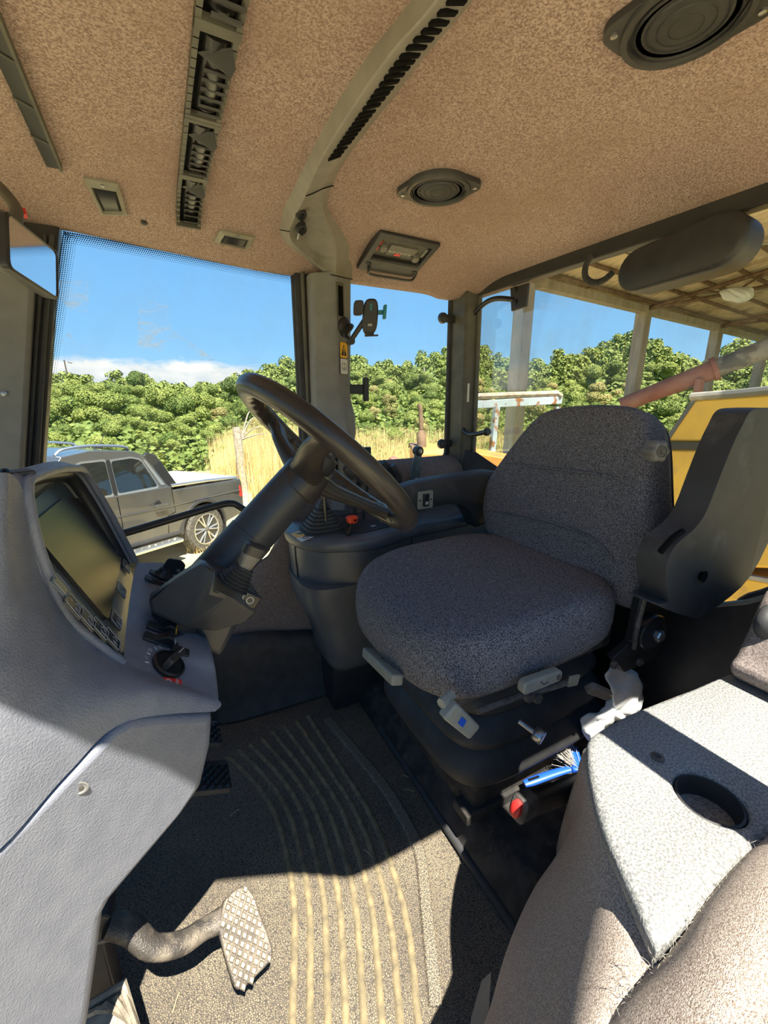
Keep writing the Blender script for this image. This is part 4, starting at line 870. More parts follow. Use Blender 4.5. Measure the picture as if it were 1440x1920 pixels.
# ================================================================== driver's seat
seat = thing('driver_seat', 'dark grey fabric suspension driver seat with folded-up armrest', 'seat', (.72, .79, .10))
def cring(z, s, n=64, dx=0): return ring((.685 + dx, .785, z), (1, 0, 0), (0, 1, 0), .292 * s, .272 * s, 4.2, n)
rg = [cring(z, s) for z, s in ((.525, .88), (.530, .95), (.545, .985), (.575, 1.0), (.605, 1.0), (.630, .985), (.648, .95), (.657, .90), (.660, .8), (.657, .6), (.652, .35), (.650, .1))]
def cushdef(p):
    t = (p.x - .40) / .58; q = (p.y - .785) / .27
    z = p.z - .030 * max(0, 1 - t * 2.2) ** 2 + .012 * q * q * max(0, min(1, (p.z - .56) / .08)) + .012 * t
    x = p.x + .035 * q * q * max(0, 1 - t * 1.6)
    return (x, p.y, z)
cu = mk('seat_cushion', dfm(loft(rg), cushdef), 'seat_fabric', seat, ang=80)
# back
bP, bN = V((.93, 0, .64)), V((-.975, 0, .22)).normalized()
bpx = [(897, 965), (899, 930), (908, 898), (932, 862), (960, 824), (986, 792), (1012, 770), (1052, 759), (1110, 754), (1160, 756), (1192, 766), (1208, 788), (1215, 830), (1217, 890), (1219, 945), (1222, 985), (1215, 1060), (1190, 1130), (1165, 1142), (1100, 1112), (1040, 1072), (970, 1036), (925, 1018), (905, 1002)]
bo = smooth_pts([hit(x, y, bP, bN) for x, y in bpx], 3, True); bc = sum(bo, V()) / len(bo)
def br(s, o): return [bc + (p - bc) * s - bN * o for p in bo]
mk('backrest', loft([br(.03, .012), br(.3, .012), br(.6, .010), br(.8, .005), br(.90, .003), br(.95, .007), br(.985, .018), br(1.0, .036), br(1.0, .085), br(.97, .115), br(.9, .125)]), 'seat_fabric', seat, ang=80)
for pts in ([(951, 866), (1010, 876), (1080, 884), (1140, 893), (1195, 905)], [(907, 955), (960, 962), (1030, 978), (1080, 995), (1120, 1016), (1150, 1050)]):
    mk('seam', tube([hit(x, y, bP - bN * .006, bN) for x, y in pts], .0032, 6, 5), 'seat_fabric', seat)
mk('back_shell', loft([br(.93, .118), br(.96, .13), br(.90, .15)]), 'black_plastic', seat, ang=60)
# adjuster knob
kc = at(1230, 846, Y=.52); kd_ = V((-.25, -.97, .05)).normalized(); ku_, kv_ = frame(kd_)
kr_ = []
for o, s in ((-.02, .8), (-.016, 1.0), (.004, 1.0), (.012, .92), (.014, .7)):
    kr_.append([kc + kd_ * o + (ku_ * cos(2 * pi * i / 42) + kv_ * sin(2 * pi * i / 42)) * s * .021 * (1.06 + .13 * cos(6 * 2 * pi * i / 42)) for i in range(42)])
kn = mk('lumbar_knob', loft(kr_), 'grey_knob', seat, ang=60)
mk('knob_disc', lathe([(.0128, .0135), (.0128, .016), (.0118, .016), (.0118, .0145), (0, .0145)], kc, kd_, 28), 'olive_post', kn)
mk('knob_symbol', J(tube([kc + kd_ * .0152 + V((-.004, 0, .005)), kc + kd_ * .0152 + V((-.003, 0, -.004)), kc + kd_ * .0152 + V((.004, 0, -.005))], .0008, 5)), 'black_satin', kn)
# left armrest, folded up against the back
aL = [(1332, 795), (1345, 772), (1365, 765), (1420, 765)]; aR = [(1462, 775), (1466, 860), (1448, 980), (1402, 1078), (1347, 1130), (1308, 1154), (1290, 1156), (1228, 1133)]; aL2 = [(1204, 1108), (1197, 1078), (1198, 1038), (1214, 1006), (1246, 980), (1268, 950), (1292, 888), (1315, 830)]
ao = [at(x, y, Y=.47) for x, y in aL] + [at(x, y, Y=.42) for x, y in aR] + [at(x, y, Y=.47) for x, y in aL2]
ao = smooth_pts([V((p.x, .0, p.z)) for p in ao], 3, True); ac = sum(ao, V()) / len(ao)
def ar(s, y): return [V((ac.x + (p.x - ac.x) * (1 - (1 - s) * .6 / 1), y, ac.z + (p.z - ac.z) * (1 - (1 - s) * .35))) for p in ao]
arm = mk('left_armrest', prism([V((p.x, .414, p.z)) for p in ao], (0, .060, 0)), 'foam_black', seat, bevel=.020, seg=4, ang=70)
hcn = at(1315, 1080, Y=.412)
mk('armrest_hole', lathe([(.012, .004), (.013, .006), (.0105, .003), (.009, -.004), (0, -.004)], hcn, (0, -1, 0), 18), 'dark_void', arm)
mk('armrest_strut', tube([at(1188, 1215, Y=.49), at(1196, 1170, Y=.482), at(1212, 1110, Y=.476), at(1222, 1065, Y=.470), at(1232, 1040, Y=.466), at(1252, 1015, Y=.462), at(1275, 1000, Y=.458)], .006, 8, 5), 'worn_steel', arm)
mk('armrest_slot', tube([at(1238, 1035, Y=.418), at(1262, 1008, Y=.416), at(1280, 996, Y=.415)], .006, 8, 3), 'dark_void', arm)
pc = at(1224, 1186, Y=.475)
mk('pivot_disc', lathe([(.0, -.02), (.030, -.02), (.043, -.014), (.045, 0), (.043, .005), (.030, .006), (.022, .011), (0, .011)], pc, (-.1, -1, 0), 36), 'black_satin', seat)
mk('hex_bolt', lathe([(.0145, .010), (.0145, .020), (.012, .023), (0, .023)], pc, (-.1, -1, 0), 6), 'steel', seat, ang=20)
mk('recliner_bracket', prism([at(x, y, Y=.495) for x, y in ((1150, 1235), (1185, 1205), (1205, 1110), (1240, 1110), (1262, 1180), (1240, 1232), (1170, 1262))], (0, .02, 0)), 'black_satin', seat, bevel=.003)
for x, y in ((1148, 1245), (1197, 1240)): mk('bracket_bolt', lathe([(.009, 0), (.009, .008), (.006, .009), (.005, .004), (0, .004)], at(x, y, Y=.488), (0, -1, 0), 12), 'worn_steel', seat)
# right armrest, lowered, with its rocker switch
ro = [(757, 925), (764, 914), (800, 903), (860, 893), (925, 884), (960, 900), (950, 960), (902, 988), (893, 984), (880, 958), (862, 947), (835, 946), (800, 955), (778, 962), (760, 958)]
ro = smooth_pts([at(x, y, Y=1.125) for x, y in ro], 3, True); rc_ = sum(ro, V()) / len(ro)
def rar(s, y): return [V((rc_.x + (p.x - rc_.x) * (1 - (1 - s) * .25), y, rc_.z + (p.z - rc_.z) * s)) for p in ro]
ra = mk('right_armrest', loft([rar(.80, 1.122), rar(.94, 1.125), rar(1.0, 1.135), rar(1.0, 1.185), rar(.94, 1.195), rar(.8, 1.198)]), 'foam_black', seat, ang=70)
spc = at(797, 937, Y=1.121)
sp_ = mk('switch_plate', prism(rpoly([spc + V((x, 0, z)) for x, z in ((-.030, -.030), (.030, -.030), (.030, .030), (-.030, .030))], .006), (0, -.003, 0)), 'khaki', ra, bevel=.001)
mk('rocker_switch', box(spc + V((0, -.006, 0)), (.022, .010, .042)), 'black_satin', sp_, bevel=.002)
mk('rocker_mark', box(spc + V((0, -.0115, -.009)), (.012, .001, .010)), 'grey_print', sp_)
for s in (-1, 1): mk('plate_screw', lathe([(.004, 0), (.004, .002), (0, .0025)], spc + V((.022 * s, -.003, 0)), (0, -1, 0), 10), 'worn_steel', sp_)
# suspension: pan, bellows, base
mk('seat_pan', prism(rpoly([(.455, .57, .485), (.98, .57, .485), (.98, 1.01, .485), (.455, 1.01, .485)], .03), (0, 0, .05)), 'worn_steel', seat, bevel=.004)
brs = []
for q, (z, s) in enumerate([(.485, -.055), (.465, -.04), (.435, -.018), (.415, -.008), (.40, -.016), (.385, -.034), (.37, -.014), (.345, .006), (.325, .004), (.31, -.018), (.295, -.004), (.27, .016), (.245, .018), (.225, .008), (.215, -.02)]):
    sag = 0; brs.append(ring((.765, .79, z), (1, 0, 0), (0, 1, 0), .250 + s, .220 + s, 5, 56))
mk('bellows', loft(brs), 'black_rubber', seat, ang=80)
mk('suspension_base', J(prism(rpoly([(.565, .60, .10), (1.0, .60, .10), (1.0, .99, .10), (.565, .99, .10)], .02), (0, 0, .13)), box((.79, .62, .115), (.5, .06, .03))), 'soil_dark', seat, bevel=.004)
mk('base_bolt', lathe([(.016, 0), (.016, .006), (.010, .008), (.010, .018), (0, .018)], at(920, 1462, Z=.105), (0, 0, 1), 8), 'worn_steel', seat)
# khaki levers and knobs round the pan
def paddle(name, c, u, v, w, size, r=.008, par=None, m='khaki'):
    a, b, h = size; u, v, w = V(u).normalized(), V(v), V(w); v = (v - u * v.dot(u)).normalized(); w = u.cross(v)
    pl = rpoly([c + u * (x * a / 2) + v * (y * b / 2) - w * (h / 2) for x, y in ((-1, -1), (1, -.85), (1, .85), (-1, 1))], r)
    return mk(name, prism(pl, w * h), m, par or seat, bevel=.004, seg=3)
p0, p1 = at(690, 1222, X=.405), at(746, 1276, X=.385)
pa = paddle('tilt_paddle', (p0 + p1) / 2, p1 - p0, V((-1, 0, .25)), V((0, 0, 1)), ((p1 - p0).length, .034, .024))
mk('paddle_symbol', J(*[obox((p0 + p1) / 2 + V((-.005 + .010 * k, .004 * k, .0125 + .002 * k)), (p1 - p0).normalized(), V((1, 0, 0)), V((0, 0, 1)), (.012, .0015, .001)) for k in range(2)]), 'black_satin', pa)
p0, p1 = at(980, 1287, Y=.492), at(1044, 1263, Y=.492)
pa = paddle('height_lever', (p0 + p1) / 2, p1 - p0, V((0, 0, 1)), V((0, 1, 0)), ((p1 - p0).length + .012, .030, .020), .013)
mk('lever_symbol', J(tube([(p0 + p1) / 2 + V((-.01, -.0105, .006)), (p0 + p1) / 2 + V((.0, -.0105, -.004)), (p0 + p1) / 2 + V((.012, -.0105, -.002))], .0009, 5)), 'black_satin', pa)
mk('lever_screw', lathe([(.006, 0), (.006, .002), (0, .003)], p1 + V((-.006, -.0105, 0)), (0, -1, 0), 12), 'worn_steel', pa)
p0, p1 = at(842, 1330, Y=.50), at(882, 1366, Y=.492)
pa = paddle('slide_lever', (p0 + p1) / 2, p1 - p0, V((.6, 0, .8)), V((0, 1, 0)), ((p1 - p0).length + .012, .036, .022), .006)
mk('lever_badge', obox((p0 + p1) / 2 + V((-.004, -.0115, .004)), (p1 - p0).normalized(), V((.6, 0, .8)), V((0, -1, 0)), (.015, .013, .0012)), 'blue_brush', pa)
mk('lever_stem', tube([p0 + V((.02, .02, .01)), p0 + V((-.01, .01, .008))], .010, 8), 'khaki', pa)
p0, p1 = at(1078, 1278, Y=.50), at(1142, 1304, Y=.485)
pa = paddle('recline_lever', p0 * .3 + p1 * .7, p1 - p0, V((0, -.5, 1)), V((0, 1, 0)), ((p1 - p0).length * .62, .028, .018), .011, m='grey_knob')
mk('lever_plate', obox(p0 + V((.0, .004, 0)), V((1, 0, -.2)).normalized(), V((.2, 0, 1)).normalized(), V((0, -1, 0)), (.034, .026, .006)), 'khaki', pa, bevel=.002)
mk('link_rod', tube([at(895, 1334, Y=.52), at(985, 1301, Y=.515), at(1030, 1290, Y=.505), at(1060, 1280, Y=.505)], .0065, 8, 3), 'worn_steel', seat)
for x, y in ((990, 1306), (1006, 1308)): mk('link_joint', lathe([(.010, -.006), (.011, 0), (.010, .008), (0, .008)], at(x, y, Y=.505), (0, -1, 0), 14), 'worn_steel', seat)
p0, p1 = at(974, 1352, Y=.545), at(1008, 1377, Y=.505)
mk('weight_knob', J(cyl(p0, p1, .0065), lathe([(.0, -.008), (.014, -.008), (.016, -.004), (.016, .010), (.0145, .013), (0, .013)], p1, p1 - p0, 24)), 'steel', seat)

# ================================================================== right-hand console
con = thing('side_console', 'dark grey right-hand control console beside the seat', 'console', (.7, 1.3, 0))
tp_ = rpoly([(.350, 1.455, 0), (.330, 1.33, 0), (.345, 1.24, 0), (.40, 1.168, 0), (.545, 1.122, 0), (.63, 1.140, 0), (.72, 1.172, 0), (1.05, 1.20, 0), (1.195, 1.205, 0), (1.195, 1.46, 0)], .05, 5)
tc_ = sum(tp_, V()) / len(tp_)
def tr_(z, ins=0, f=1): return [V((p.x + (ins if p.x < .5 else 0) , p.y + ins * (1 if p.y < 1.3 else -1), z)) for p in tp_]
mk('top_slab', loft([tr_(.634, .006), tr_(.640, .001), tr_(.662, .0), tr_(.672, .004), tr_(.676, .012), [tc_ + (p - tc_) * .4 + V((0, 0, .677)) for p in tr_(0, .012)]]), 'console_plastic', con, ang=60)
mk('side_panel', loft([tr_(.632, .012), tr_(.60, .012), tr_(.50, .016), tr_(.43, .03), tr_(.40, .05)]), 'console_plastic', con, ang=60)
def fr2(z, x0, x1, y0, y1, e=4): return ring(((x0 + x1) / 2, (y0 + y1) / 2, z), (1, 0, 0), (0, 1, 0), (x1 - x0) / 2, (y1 - y0) / 2, e, 40)
mk('console_foot', loft([fr2(.52, .342, .72, 1.142, 1.45), fr2(.46, .345, .71, 1.145, 1.45), fr2(.41, .36, .69, 1.15, 1.45), fr2(.36, .385, .66, 1.152, 1.44), fr2(.30, .405, .63, 1.155, 1.42), fr2(.22, .415, .61, 1.158, 1.40), fr2(.19, .43, .59, 1.17, 1.38), fr2(.18, .45, .56, 1.19, 1.36)]), 'console_plastic', con, ang=70)
mk('foot_plinth', box((.52, 1.30, .09), (.16, .16, .19)), 'black_plastic', con)
mk('panel_joint', tube([(.735, 1.182, .63), (.735, 1.186, .45)], .0015, 5), 'dark_void', con)
for x, z in ((.70, .585), (.985, .585)): mk('panel_screw', lathe([(.010, 0), (.011, .003), (.006, .004), (.005, .001), (0, .001)], (x, 1.172 + (x - .7) * .12, z), (0, -1, 0), 14), 'black_plastic', con)
# gear lever boot
bc_ = V((.445, 1.285, .676)); rgs = []
for q in range(7):
    s = .074 - .0078 * q; z = .676 + .011 * q
    rgs += [ring(bc_ + V((0, 0, z - .676)), (1, 0, 0), (0, 1, 0), s, s * .9, 4, 28), ring(bc_ + V((0, 0, z - .676 + .006)), (1, 0, 0), (0, 1, 0), s - .001, s * .9 - .001, 4, 28), ring(bc_ + V((0, 0, z - .676 + .0065)), (1, 0, 0), (0, 1, 0), s - .010, s * .9 - .009, 4, 28), ring(bc_ + V((0, 0, z - .676 + .0108)), (1, 0, 0), (0, 1, 0), s - .010, s * .9 - .009, 4, 28)]
rgs += [ring(bc_ + V((.002, 0, .080)), (1, 0, 0), (0, 1, 0), .022, .020, 3.5, 28), ring(bc_ + V((.004, 0, .105)), (1, 0, 0), (0, 1, 0), .008, .008, 2.5, 28)]
mk('lever_boot', loft(rgs), 'black_rubber', con, ang=30)
mk('gear_lever', cyl(bc_ + V((.003, 0, .10)), bc_ + V((.010, 0, .17)), .006), 'black_satin', con)
# stickers and small marks on the console top
mk('speed_sticker', prism([at(x, y, Z=.6772) for x, y in ((545, 1001), (570, 993), (586, 1003), (560, 1012))], (0, 0, .0006)), 'warn_yellow', con)
mk('park_sticker', prism([at(x, y, Z=.6772) for x, y in ((556, 1010), (583, 1000), (590, 1006), (566, 1016))], (0, 0, .0006)), 'sticker_white', con)
ps = at(573, 1008, Z=.678); mk('park_symbol', J(tube([ps + V((.010 * cos(q), .010 * sin(q), .0004)) for q in [2 * pi * k / 12 for k in range(13)]], .001, 4)), 'black_satin', con)
text('park_letter', 'P', .012, 'black_satin', con, ps, V((0, 1, 0)), V((-1, 0, 0)), .0006)
mk('shift_arrow', prism([at(x, y, Z=.678) for x, y in ((552, 1001), (568, 996), (566, 1002))], (0, 0, .0004)), 'black_satin', con)
# slotted gate with the orange parking lever
mk('gate_plate', prism(rpoly([at(x, y, Z=.6772) for x, y in ((640, 975), (720, 975), (742, 985), (680, 1000), (630, 1000))], .01), (0, 0, .003)), 'black_plastic', con, bevel=.001)
for x, y in ((700, 986), (718, 978)): mk('gate_mark', obox(at(x, y, Z=.681), (1, .2, 0), (-.2, 1, 0), (0, 0, 1), (.018, .010, .001)), 'grey_print', con)
pl_ = thing('hand_throttle', 'small black lever with orange-red knob on the console', 'lever', at(652, 1003, Z=.68))
l0, l1 = at(652, 1003, Z=.68), at(660, 975, Y=1.20)
mk('stem', tube([l0, l0 * .5 + l1 * .5 + V((.004, 0, 0)), l1], [.011, .008, .007], 8, 3), 'black_satin', pl_)
mk('knob', loft([ring(l1 + V((0, 0, o)), (1, 0, 0), (0, 1, 0), a, a * .8, 3, 20) for o, a in ((-.012, .010), (-.006, .017), (.010, .019), (.014, .014))]), 'orange_red', pl_)
mk('knob_hole', lathe([(.004, 0), (.004, .002), (0, .002)], l1 + V((.004, -.0155, .002)), (0, -1, 0), 10), 'dark_void', pl_)
# black hydraulic levers behind the wheel
for lab, tx, ty, bx, by, Y in (('black bent hydraulic lever, first from the grey pillar', 648, 876, 664, 922, 1.36), ('black bent hydraulic lever, second from the grey pillar', 670, 886, 681, 932, 1.34),
                              ('black bent hydraulic lever, tall one by the quarter window', 717, 867, 734, 912, 1.40), ('black bent hydraulic lever, nearest the flat steel lever', 735, 872, 744, 916, 1.38)):
    b = at(bx, by, Y=Y); tpp = at(tx, ty, Y=Y); mid = V((b.x + .004, b.y, b.z * .45 + tpp.z * .55))
    t = thing('hydraulic_lever', lab, 'lever', V((b.x, b.y, .678)), 'bent hydraulic levers on the console')
    mk('stem', tube([V((b.x, b.y, .67)), b], .006, 8), 'black_satin', t)
    mk('grip', tube([b, b * .7 + mid * .3, mid, mid * .4 + tpp * .6, tpp], [.013, .016, .017, .017, .014], 12, 4), 'black_plastic', t, ang=60)
    mk('collar', lathe([(.012, -.008), (.015, 0), (.012, .008), (0, .008)], b - V((0, 0, .012)), (0, 0, 1), 14), 'black_rubber', t)
# red tipped lever low behind the wheel
rl = thing('red_lever', 'red lever tip showing between the steering wheel spokes', 'lever', at(606, 940, Y=1.25))
mk('stem', tube([V((at(610, 940, Y=1.25).x, 1.25, .676)), at(608, 925, Y=1.25)], .005, 8), 'black_satin', rl)
mk('tip', loft([ring(at(607, 916, Y=1.25) + V((0, 0, o)), (1, 0, 0), (0, 1, 0), a, a, 3, 16) for o, a in ((-.016, .008), (-.008, .012), (.010, .012), (.016, .008))]), 'orange_red', rl)
# flat steel lever with roller by the quarter window
fl = thing('flat_lever', 'flat blued steel lever with round roller below the quarter window', 'lever', V((at(776, 900, Y=1.40).x, 1.40, .678)))
f0, f1 = at(777, 905, Y=1.40), at(786, 846, Y=1.40)
du = (f1 - f0).normalized(); dv = V((0, 1, 0)).cross(du)
pl2 = [f0 - du * .12 - dv * .021, f0 - du * .12 + dv * .021, f0 + dv * .021, f0 * .4 + f1 * .6 + dv * .020, f1 + dv * .014, f1 - dv * .014, f0 * .4 + f1 * .6 - dv * .020, f0 - dv * .021]
mk('blade', prism(pl2, (0, .005, 0)), 'bluesteel', fl, bevel=.001)
mk('roller', lathe([(.0, -.02), (.019, -.02), (.019, .004), (.016, .006), (.010, .006), (.009, .003), (0, .003)], f1, (0, -1, 0), 24), 'black_plastic', fl)
mk('roller_bolt', lathe([(.009, .004), (.009, .008), (.005, .009), (0, .009)], f1, (0, -1, 0), 16), 'steel', fl)
mk('blade_bolt', lathe([(.007, 0), (.007, .004), (0, .006)], at(780, 899, Y=1.398), (0, -1, 0), 12), 'steel', fl)

# ================================================================== left fender console with grey pad
fen = thing('fender_console', 'carpeted left fender console with a worn grey plastic top pad', 'console', (.6, .3, 0))
PZ = .600
po = [at(x, y, Z=PZ) for x, y in ((1110, 1376), (1180, 1335), (1300, 1290), (1370, 1261), (1394, 1265), (1470, 1312), (1560, 1400), (1500, 1500), (1440, 1562), (1362, 1638), (1300, 1722), (1258, 1778), (1241, 1786), (1226, 1770), (1180, 1662), (1130, 1545), (1107, 1455), (1102, 1400))]
po = smooth_pts(po, 4, True)
hc_ = at(1332, 1492, Z=PZ); hr = [at(x, y, Z=PZ) for x, y in ((1257, 1452), (1300, 1440), (1360, 1466), (1405, 1525), (1395, 1545), (1350, 1540), (1285, 1500))]
HR = sum((p - hc_).length for p in hr) / len(hr)
def polar(poly, c, n=72):
    out = []
    for i in range(n):
        a = 2 * pi * i / n; d = V((cos(a), sin(a), 0)); best = .05
        for q in range(len(poly)):
            p, r = poly[q] - c, poly[(q + 1) % len(poly)] - poly[q]; den = d.x * r.y - d.y * r.x
            if abs(den) < 1e-12: continue
            t = (p.x * r.y - p.y * r.x) / den; s = (p.x * d.y - p.y * d.x) / den
            if 0 <= s <= 1 and t > best: best = t
        out.append(c + d * best)
    return out
pol = polar(po, hc_); cir = [hc_ + V((cos(2 * pi * i / 72), sin(2 * pi * i / 72), 0)) * HR for i in range(72)]
def up(l, z, k=0, c=hc_): return [p + (c - p).normalized() * k + V((0, 0, z)) for p in l]
mk('top_pad', loft([up(pol, -.035, .012), up(pol, -.020, 0), up(pol, -.008, 0), up(pol, -.002, .004), up(pol, 0, .012), up(cir, 0, -.006), up(cir, -.002, -.002), up(cir, -.006, 0), up(cir, -.05, .004), [hc_ + (p - hc_) * .05 + V((0, 0, -.052)) for p in cir]]), 'pad_grey', fen, ang=60)
mk('cup_insert', lathe([(HR - .001, -.05), (HR - .002, -.007), (HR - .005, -.006), (HR - .008, -.045), (0, -.046)], hc_, (0, 0, 1), 40), 'black_plastic', fen)
mk('pad_screw', lathe([(.009, 0), (.009, .002), (.004, .003), (.003, .001), (0, .001)], at(1233, 1421, Z=PZ), (0, 0, 1), 16), 'worn_steel', fen)
fs = [[(860, 1990, .02), (890, 1990, .22), (980, 1990, .42), (1085, 1960, .555), (1200, 1955, .555)], [(905, 1925, .02), (926, 1895, .22), (1010, 1880, .42), (1120, 1850, .555), (1262, 1860, .57)], [(940, 1835, .02), (955, 1775, .22), (1045, 1750, .42), (1150, 1720, .555), (1292, 1790, .575)],
      [(985, 1720, .02), (1003, 1662, .22), (1070, 1610, .42), (1130, 1590, .555), (1220, 1640, .58)], [(1030, 1650, .02), (1056, 1588, .22), (1084, 1510, .42), (1108, 1480, .555), (1200, 1520, .58)], [(1050, 1580, .04), (1066, 1510, .22), (1088, 1440, .42), (1106, 1405, .555), (1200, 1420, .58)],
      [(1150, 1440, .08), (1165, 1400, .22), (1185, 1360, .42), (1200, 1335, .555), (1260, 1370, .58)], [(1330, 1330, .10), (1340, 1310, .22), (1355, 1290, .42), (1372, 1268, .555), (1400, 1300, .58)]]
mk('carpet_side', dfm(patch([[at(x, y, Z=z) for x, y, z in r] for r in fs], 5), lambda p: (min(p.x, 1.185), p.y, p.z)), 'fender_fabric', fen, ang=80)
ob = [[(1590, 1440, .60), (1490, 1525, .596), (1400, 1602, .596), (1320, 1694, .594), (1256, 1786, .588), (1165, 1880, .570), (1070, 1985, .52)], [(1640, 1500, .645), (1530, 1580, .645), (1440, 1650, .645), (1362, 1735, .640), (1295, 1830, .632), (1205, 1950, .61), (1090, 2060, .56)],
      [(1760, 1600, .665), (1620, 1680, .665), (1530, 1750, .665), (1460, 1840, .662), (1390, 1950, .655), (1290, 2080, .635), (1160, 2200, .58)]]
obp = [[at(x, y, Z=z) for x, y, z in r] for r in ob]; obp.insert(0, [p + V((0, .012, -.06)) for p in obp[0]]); obp.append([V((p.x + .02, -.015, p.z - .01)) for p in obp[3]]); obp.append([V((p.x + .02, -.03, .3)) for p in obp[3]])
mk('carpet_bulge', patch(obp, 5), 'fender_fabric', fen, ang=80)
# fibres standing up at the carpet edge
random.seed(4); gs = []
edge = smooth_pts(obp[1], 12)
for _ in range(260):
    p = random.choice(edge) + V((random.uniform(-.01, .01), random.uniform(-.008, .008), .003)); d = V((random.gauss(0, 1), random.gauss(0, 1), random.uniform(.6, 1.6))).normalized() * random.uniform(.004, .014)
    gs.append(tube([p, p + d * .6, p + d + V((random.uniform(-.003, .003), random.uniform(-.003, .003), -.002))], .0002, 4))
mk('loose_fibres', J(*gs), 'bristle', fen, kind='stuff')
mk('sill_strip', loft([[at(872, 1990, Z=.03), at(905, 1990, Z=.05), at(905, 1990, Z=.02)], [at(884, 1905, Z=.03), at(916, 1905, Z=.06), at(912, 1910, Z=.02)], [at(903, 1838, Z=.03), at(921, 1822, Z=.07), at(917, 1835, Z=.02)]]), 'pillar_grey', fen)
# rear left carpet corner with the black grab handle
rcn = thing('rear_corner_panel', 'carpeted corner panel with black handle at the right edge', 'panel', at(1420, 1260, Y=.28))
pr = smooth_pts([at(x, y, Y=.29) for x, y in ((1366, 1262), (1378, 1225), (1400, 1180), (1420, 1130), (1445, 1095), (1500, 1080), (1540, 1200), (1520, 1330), (1440, 1310))], 3, True)
mk('carpet', prism(pr, (0, -.16, 0)), 'wall_fabric', rcn, bevel=.012, seg=3)
hh = [at(1445, 1130, Y=.275), at(1425, 1150, Y=.27), at(1415, 1180, Y=.268), at(1440, 1205, Y=.265), at(1500, 1215, Y=.26)]
mk('handle', tube([p + V((.035, 0, -.008)) for p in hh], [.008, .012, .014, .014, .014], 12, 5), 'black_rubber', rcn)

# ================================================================== loose things by the seat
hb_ = thing('handbrake_lever', 'black handbrake lever with steel end and red button beside the seat base', 'lever', (.8, .44, .1))
h0, h1 = at(985, 1510, Y=.45), at(1130, 1455, Y=.47)
hd_ = (h0 - h1).normalized(); hu2 = V((0, 1, 0)); hv2 = hu2.cross(hd_)
mk('bar', loft([ring(h1, hu2, hv2, .018, .026, 4, 20), ring(h0 + hd_ * -.0, hu2, hv2, .018, .024, 4, 20)]), 'black_satin', hb_)
mk('end_sleeve', loft([ring(h0 - hd_ * .015, hu2, hv2, .019, .026, 3.5, 24), ring(h0 + hd_ * .022, hu2, hv2, .020, .027, 3.5, 24), ring(h0 + hd_ * .026, hu2, hv2, .016, .023, 3, 24)]), 'worn_steel', hb_)
mk('red_button', loft([ring(h0 + hd_ * .024, hu2, hv2, .012, .018, 2.4, 20), ring(h0 + hd_ * .034, hu2, hv2, .011, .017, 2.4, 20), ring(h0 + hd_ * .037, hu2, hv2, .006, .010, 2.2, 20)]), 'red_plastic', hb_)
mk('lever_root', prism([V((h1.x - .02, .45, .09)), V((h1.x + .08, .45, .09)), V((h1.x + .04, .45, h1.z + .03)), V((h1.x - .01, .45, h1.z + .02))], (0, .035, 0)), 'black_plastic', hb_, bevel=.004)
# brush
bs = thing('hand_brush', 'blue handled hand brush with pale bristles lying beside the seat', 'brush', at(1030, 1460, Z=.13))
b0, b1, b2, b3 = at(983, 1470, Z=.155), at(1040, 1450, Z=.165), at(1075, 1440, Z=.17), at(1090, 1438, Z=.17)
mk('handle', tube([b0, b0 * .7 + b1 * .3, b1, b2, b3], [.009, .012, .011, .010, .014], 10, 4, flat=.6), 'blue_brush', bs, ang=60)
bdv = (b1 - b0).normalized(); mk('hang_slot', obox(b0 + (b1 - b0) * .30 + V((0, 0, .0075)), bdv, V((-bdv.y, bdv.x, 0)).normalized(), V((0, 0, 1)), (.03, .005, .004)), 'dark_void', bs)
hh0 = at(1078, 1425, Z=.175); mk('head', obox(hh0, V((.6, .75, .1)).normalized(), V((-.75, .6, 0)).normalized(), (0, 0, 1), (.075, .03, .018)), 'blue_brush', bs, bevel=.004)
gs = []; random.seed(2)
for _ in range(240):
    p = hh0 + V((.6, .75, .1)).normalized() * random.uniform(-.034, .034) + V((-.75, .6, 0)) * random.uniform(-.012, .012); d = V((-.25 + random.gauss(0, .22), .75 + random.gauss(0, .18), .35 + random.gauss(0, .2))).normalized() * random.uniform(.05, .07)
    gs.append(tube([p, p + d * .5, p + d + V((0, 0, -.004))], .0007, 4))
mk('bristles', J(*gs), 'bristle', bs, kind='stuff')
# work glove, paper, white mask
def crumple(pts, seed, amp, thick, nrm):
    random.seed(seed); n = len(pts); c = sum(pts, V()) / n; rings_ = []; ph = [random.uniform(0, 6) for _ in range(6)]; fq = 60 if amp < .05 else 14
    def nz_(p): return .45 * sin(p.x * fq + ph[0]) * cos(p.z * fq * 1.3 + ph[1]) + .35 * sin(p.y * fq * 1.7 + p.x * fq * .8 + ph[2]) + .2 * sin(p.z * fq * 3.1 + p.x * fq * 2.6 + ph[3])
    out = smooth_pts(pts, 5, True)
    for s in (1, .9, .75, .6, .45, .3, .15, .02): rings_.append([c + (p - c) * s + V(nrm) * (amp * nz_(c + (p - c) * s) + amp * 1.6 * (1 - s * s)) for p in out])
    return loft(rings_, caps=(False, True))
gv = [at(x, y, Z=.115) for x, y in ((945, 1440), (965, 1425), (1000, 1402), (1018, 1398), (1024, 1412), (1016, 1432), (1040, 1452), (1030, 1480), (985, 1490), (955, 1492))]
mk('work_glove', crumple(gv, 3, .008, .01, (0, 0, 1)), 'cloth_brown', label='crumpled brown work glove lying under the seat bellows', cat='glove', solid=.008)
pv = [at(x, y, Z=.112) for x, y in ((1030, 1462), (1075, 1450), (1090, 1460), (1085, 1475), (1040, 1482), (1025, 1474))]
mk('paper_scrap', crumple(pv, 8, .004, .003, (0, 0, 1)), 'paper_tan', label='tan cardboard scrap lying under the blue brush', cat='paper', solid=.002)
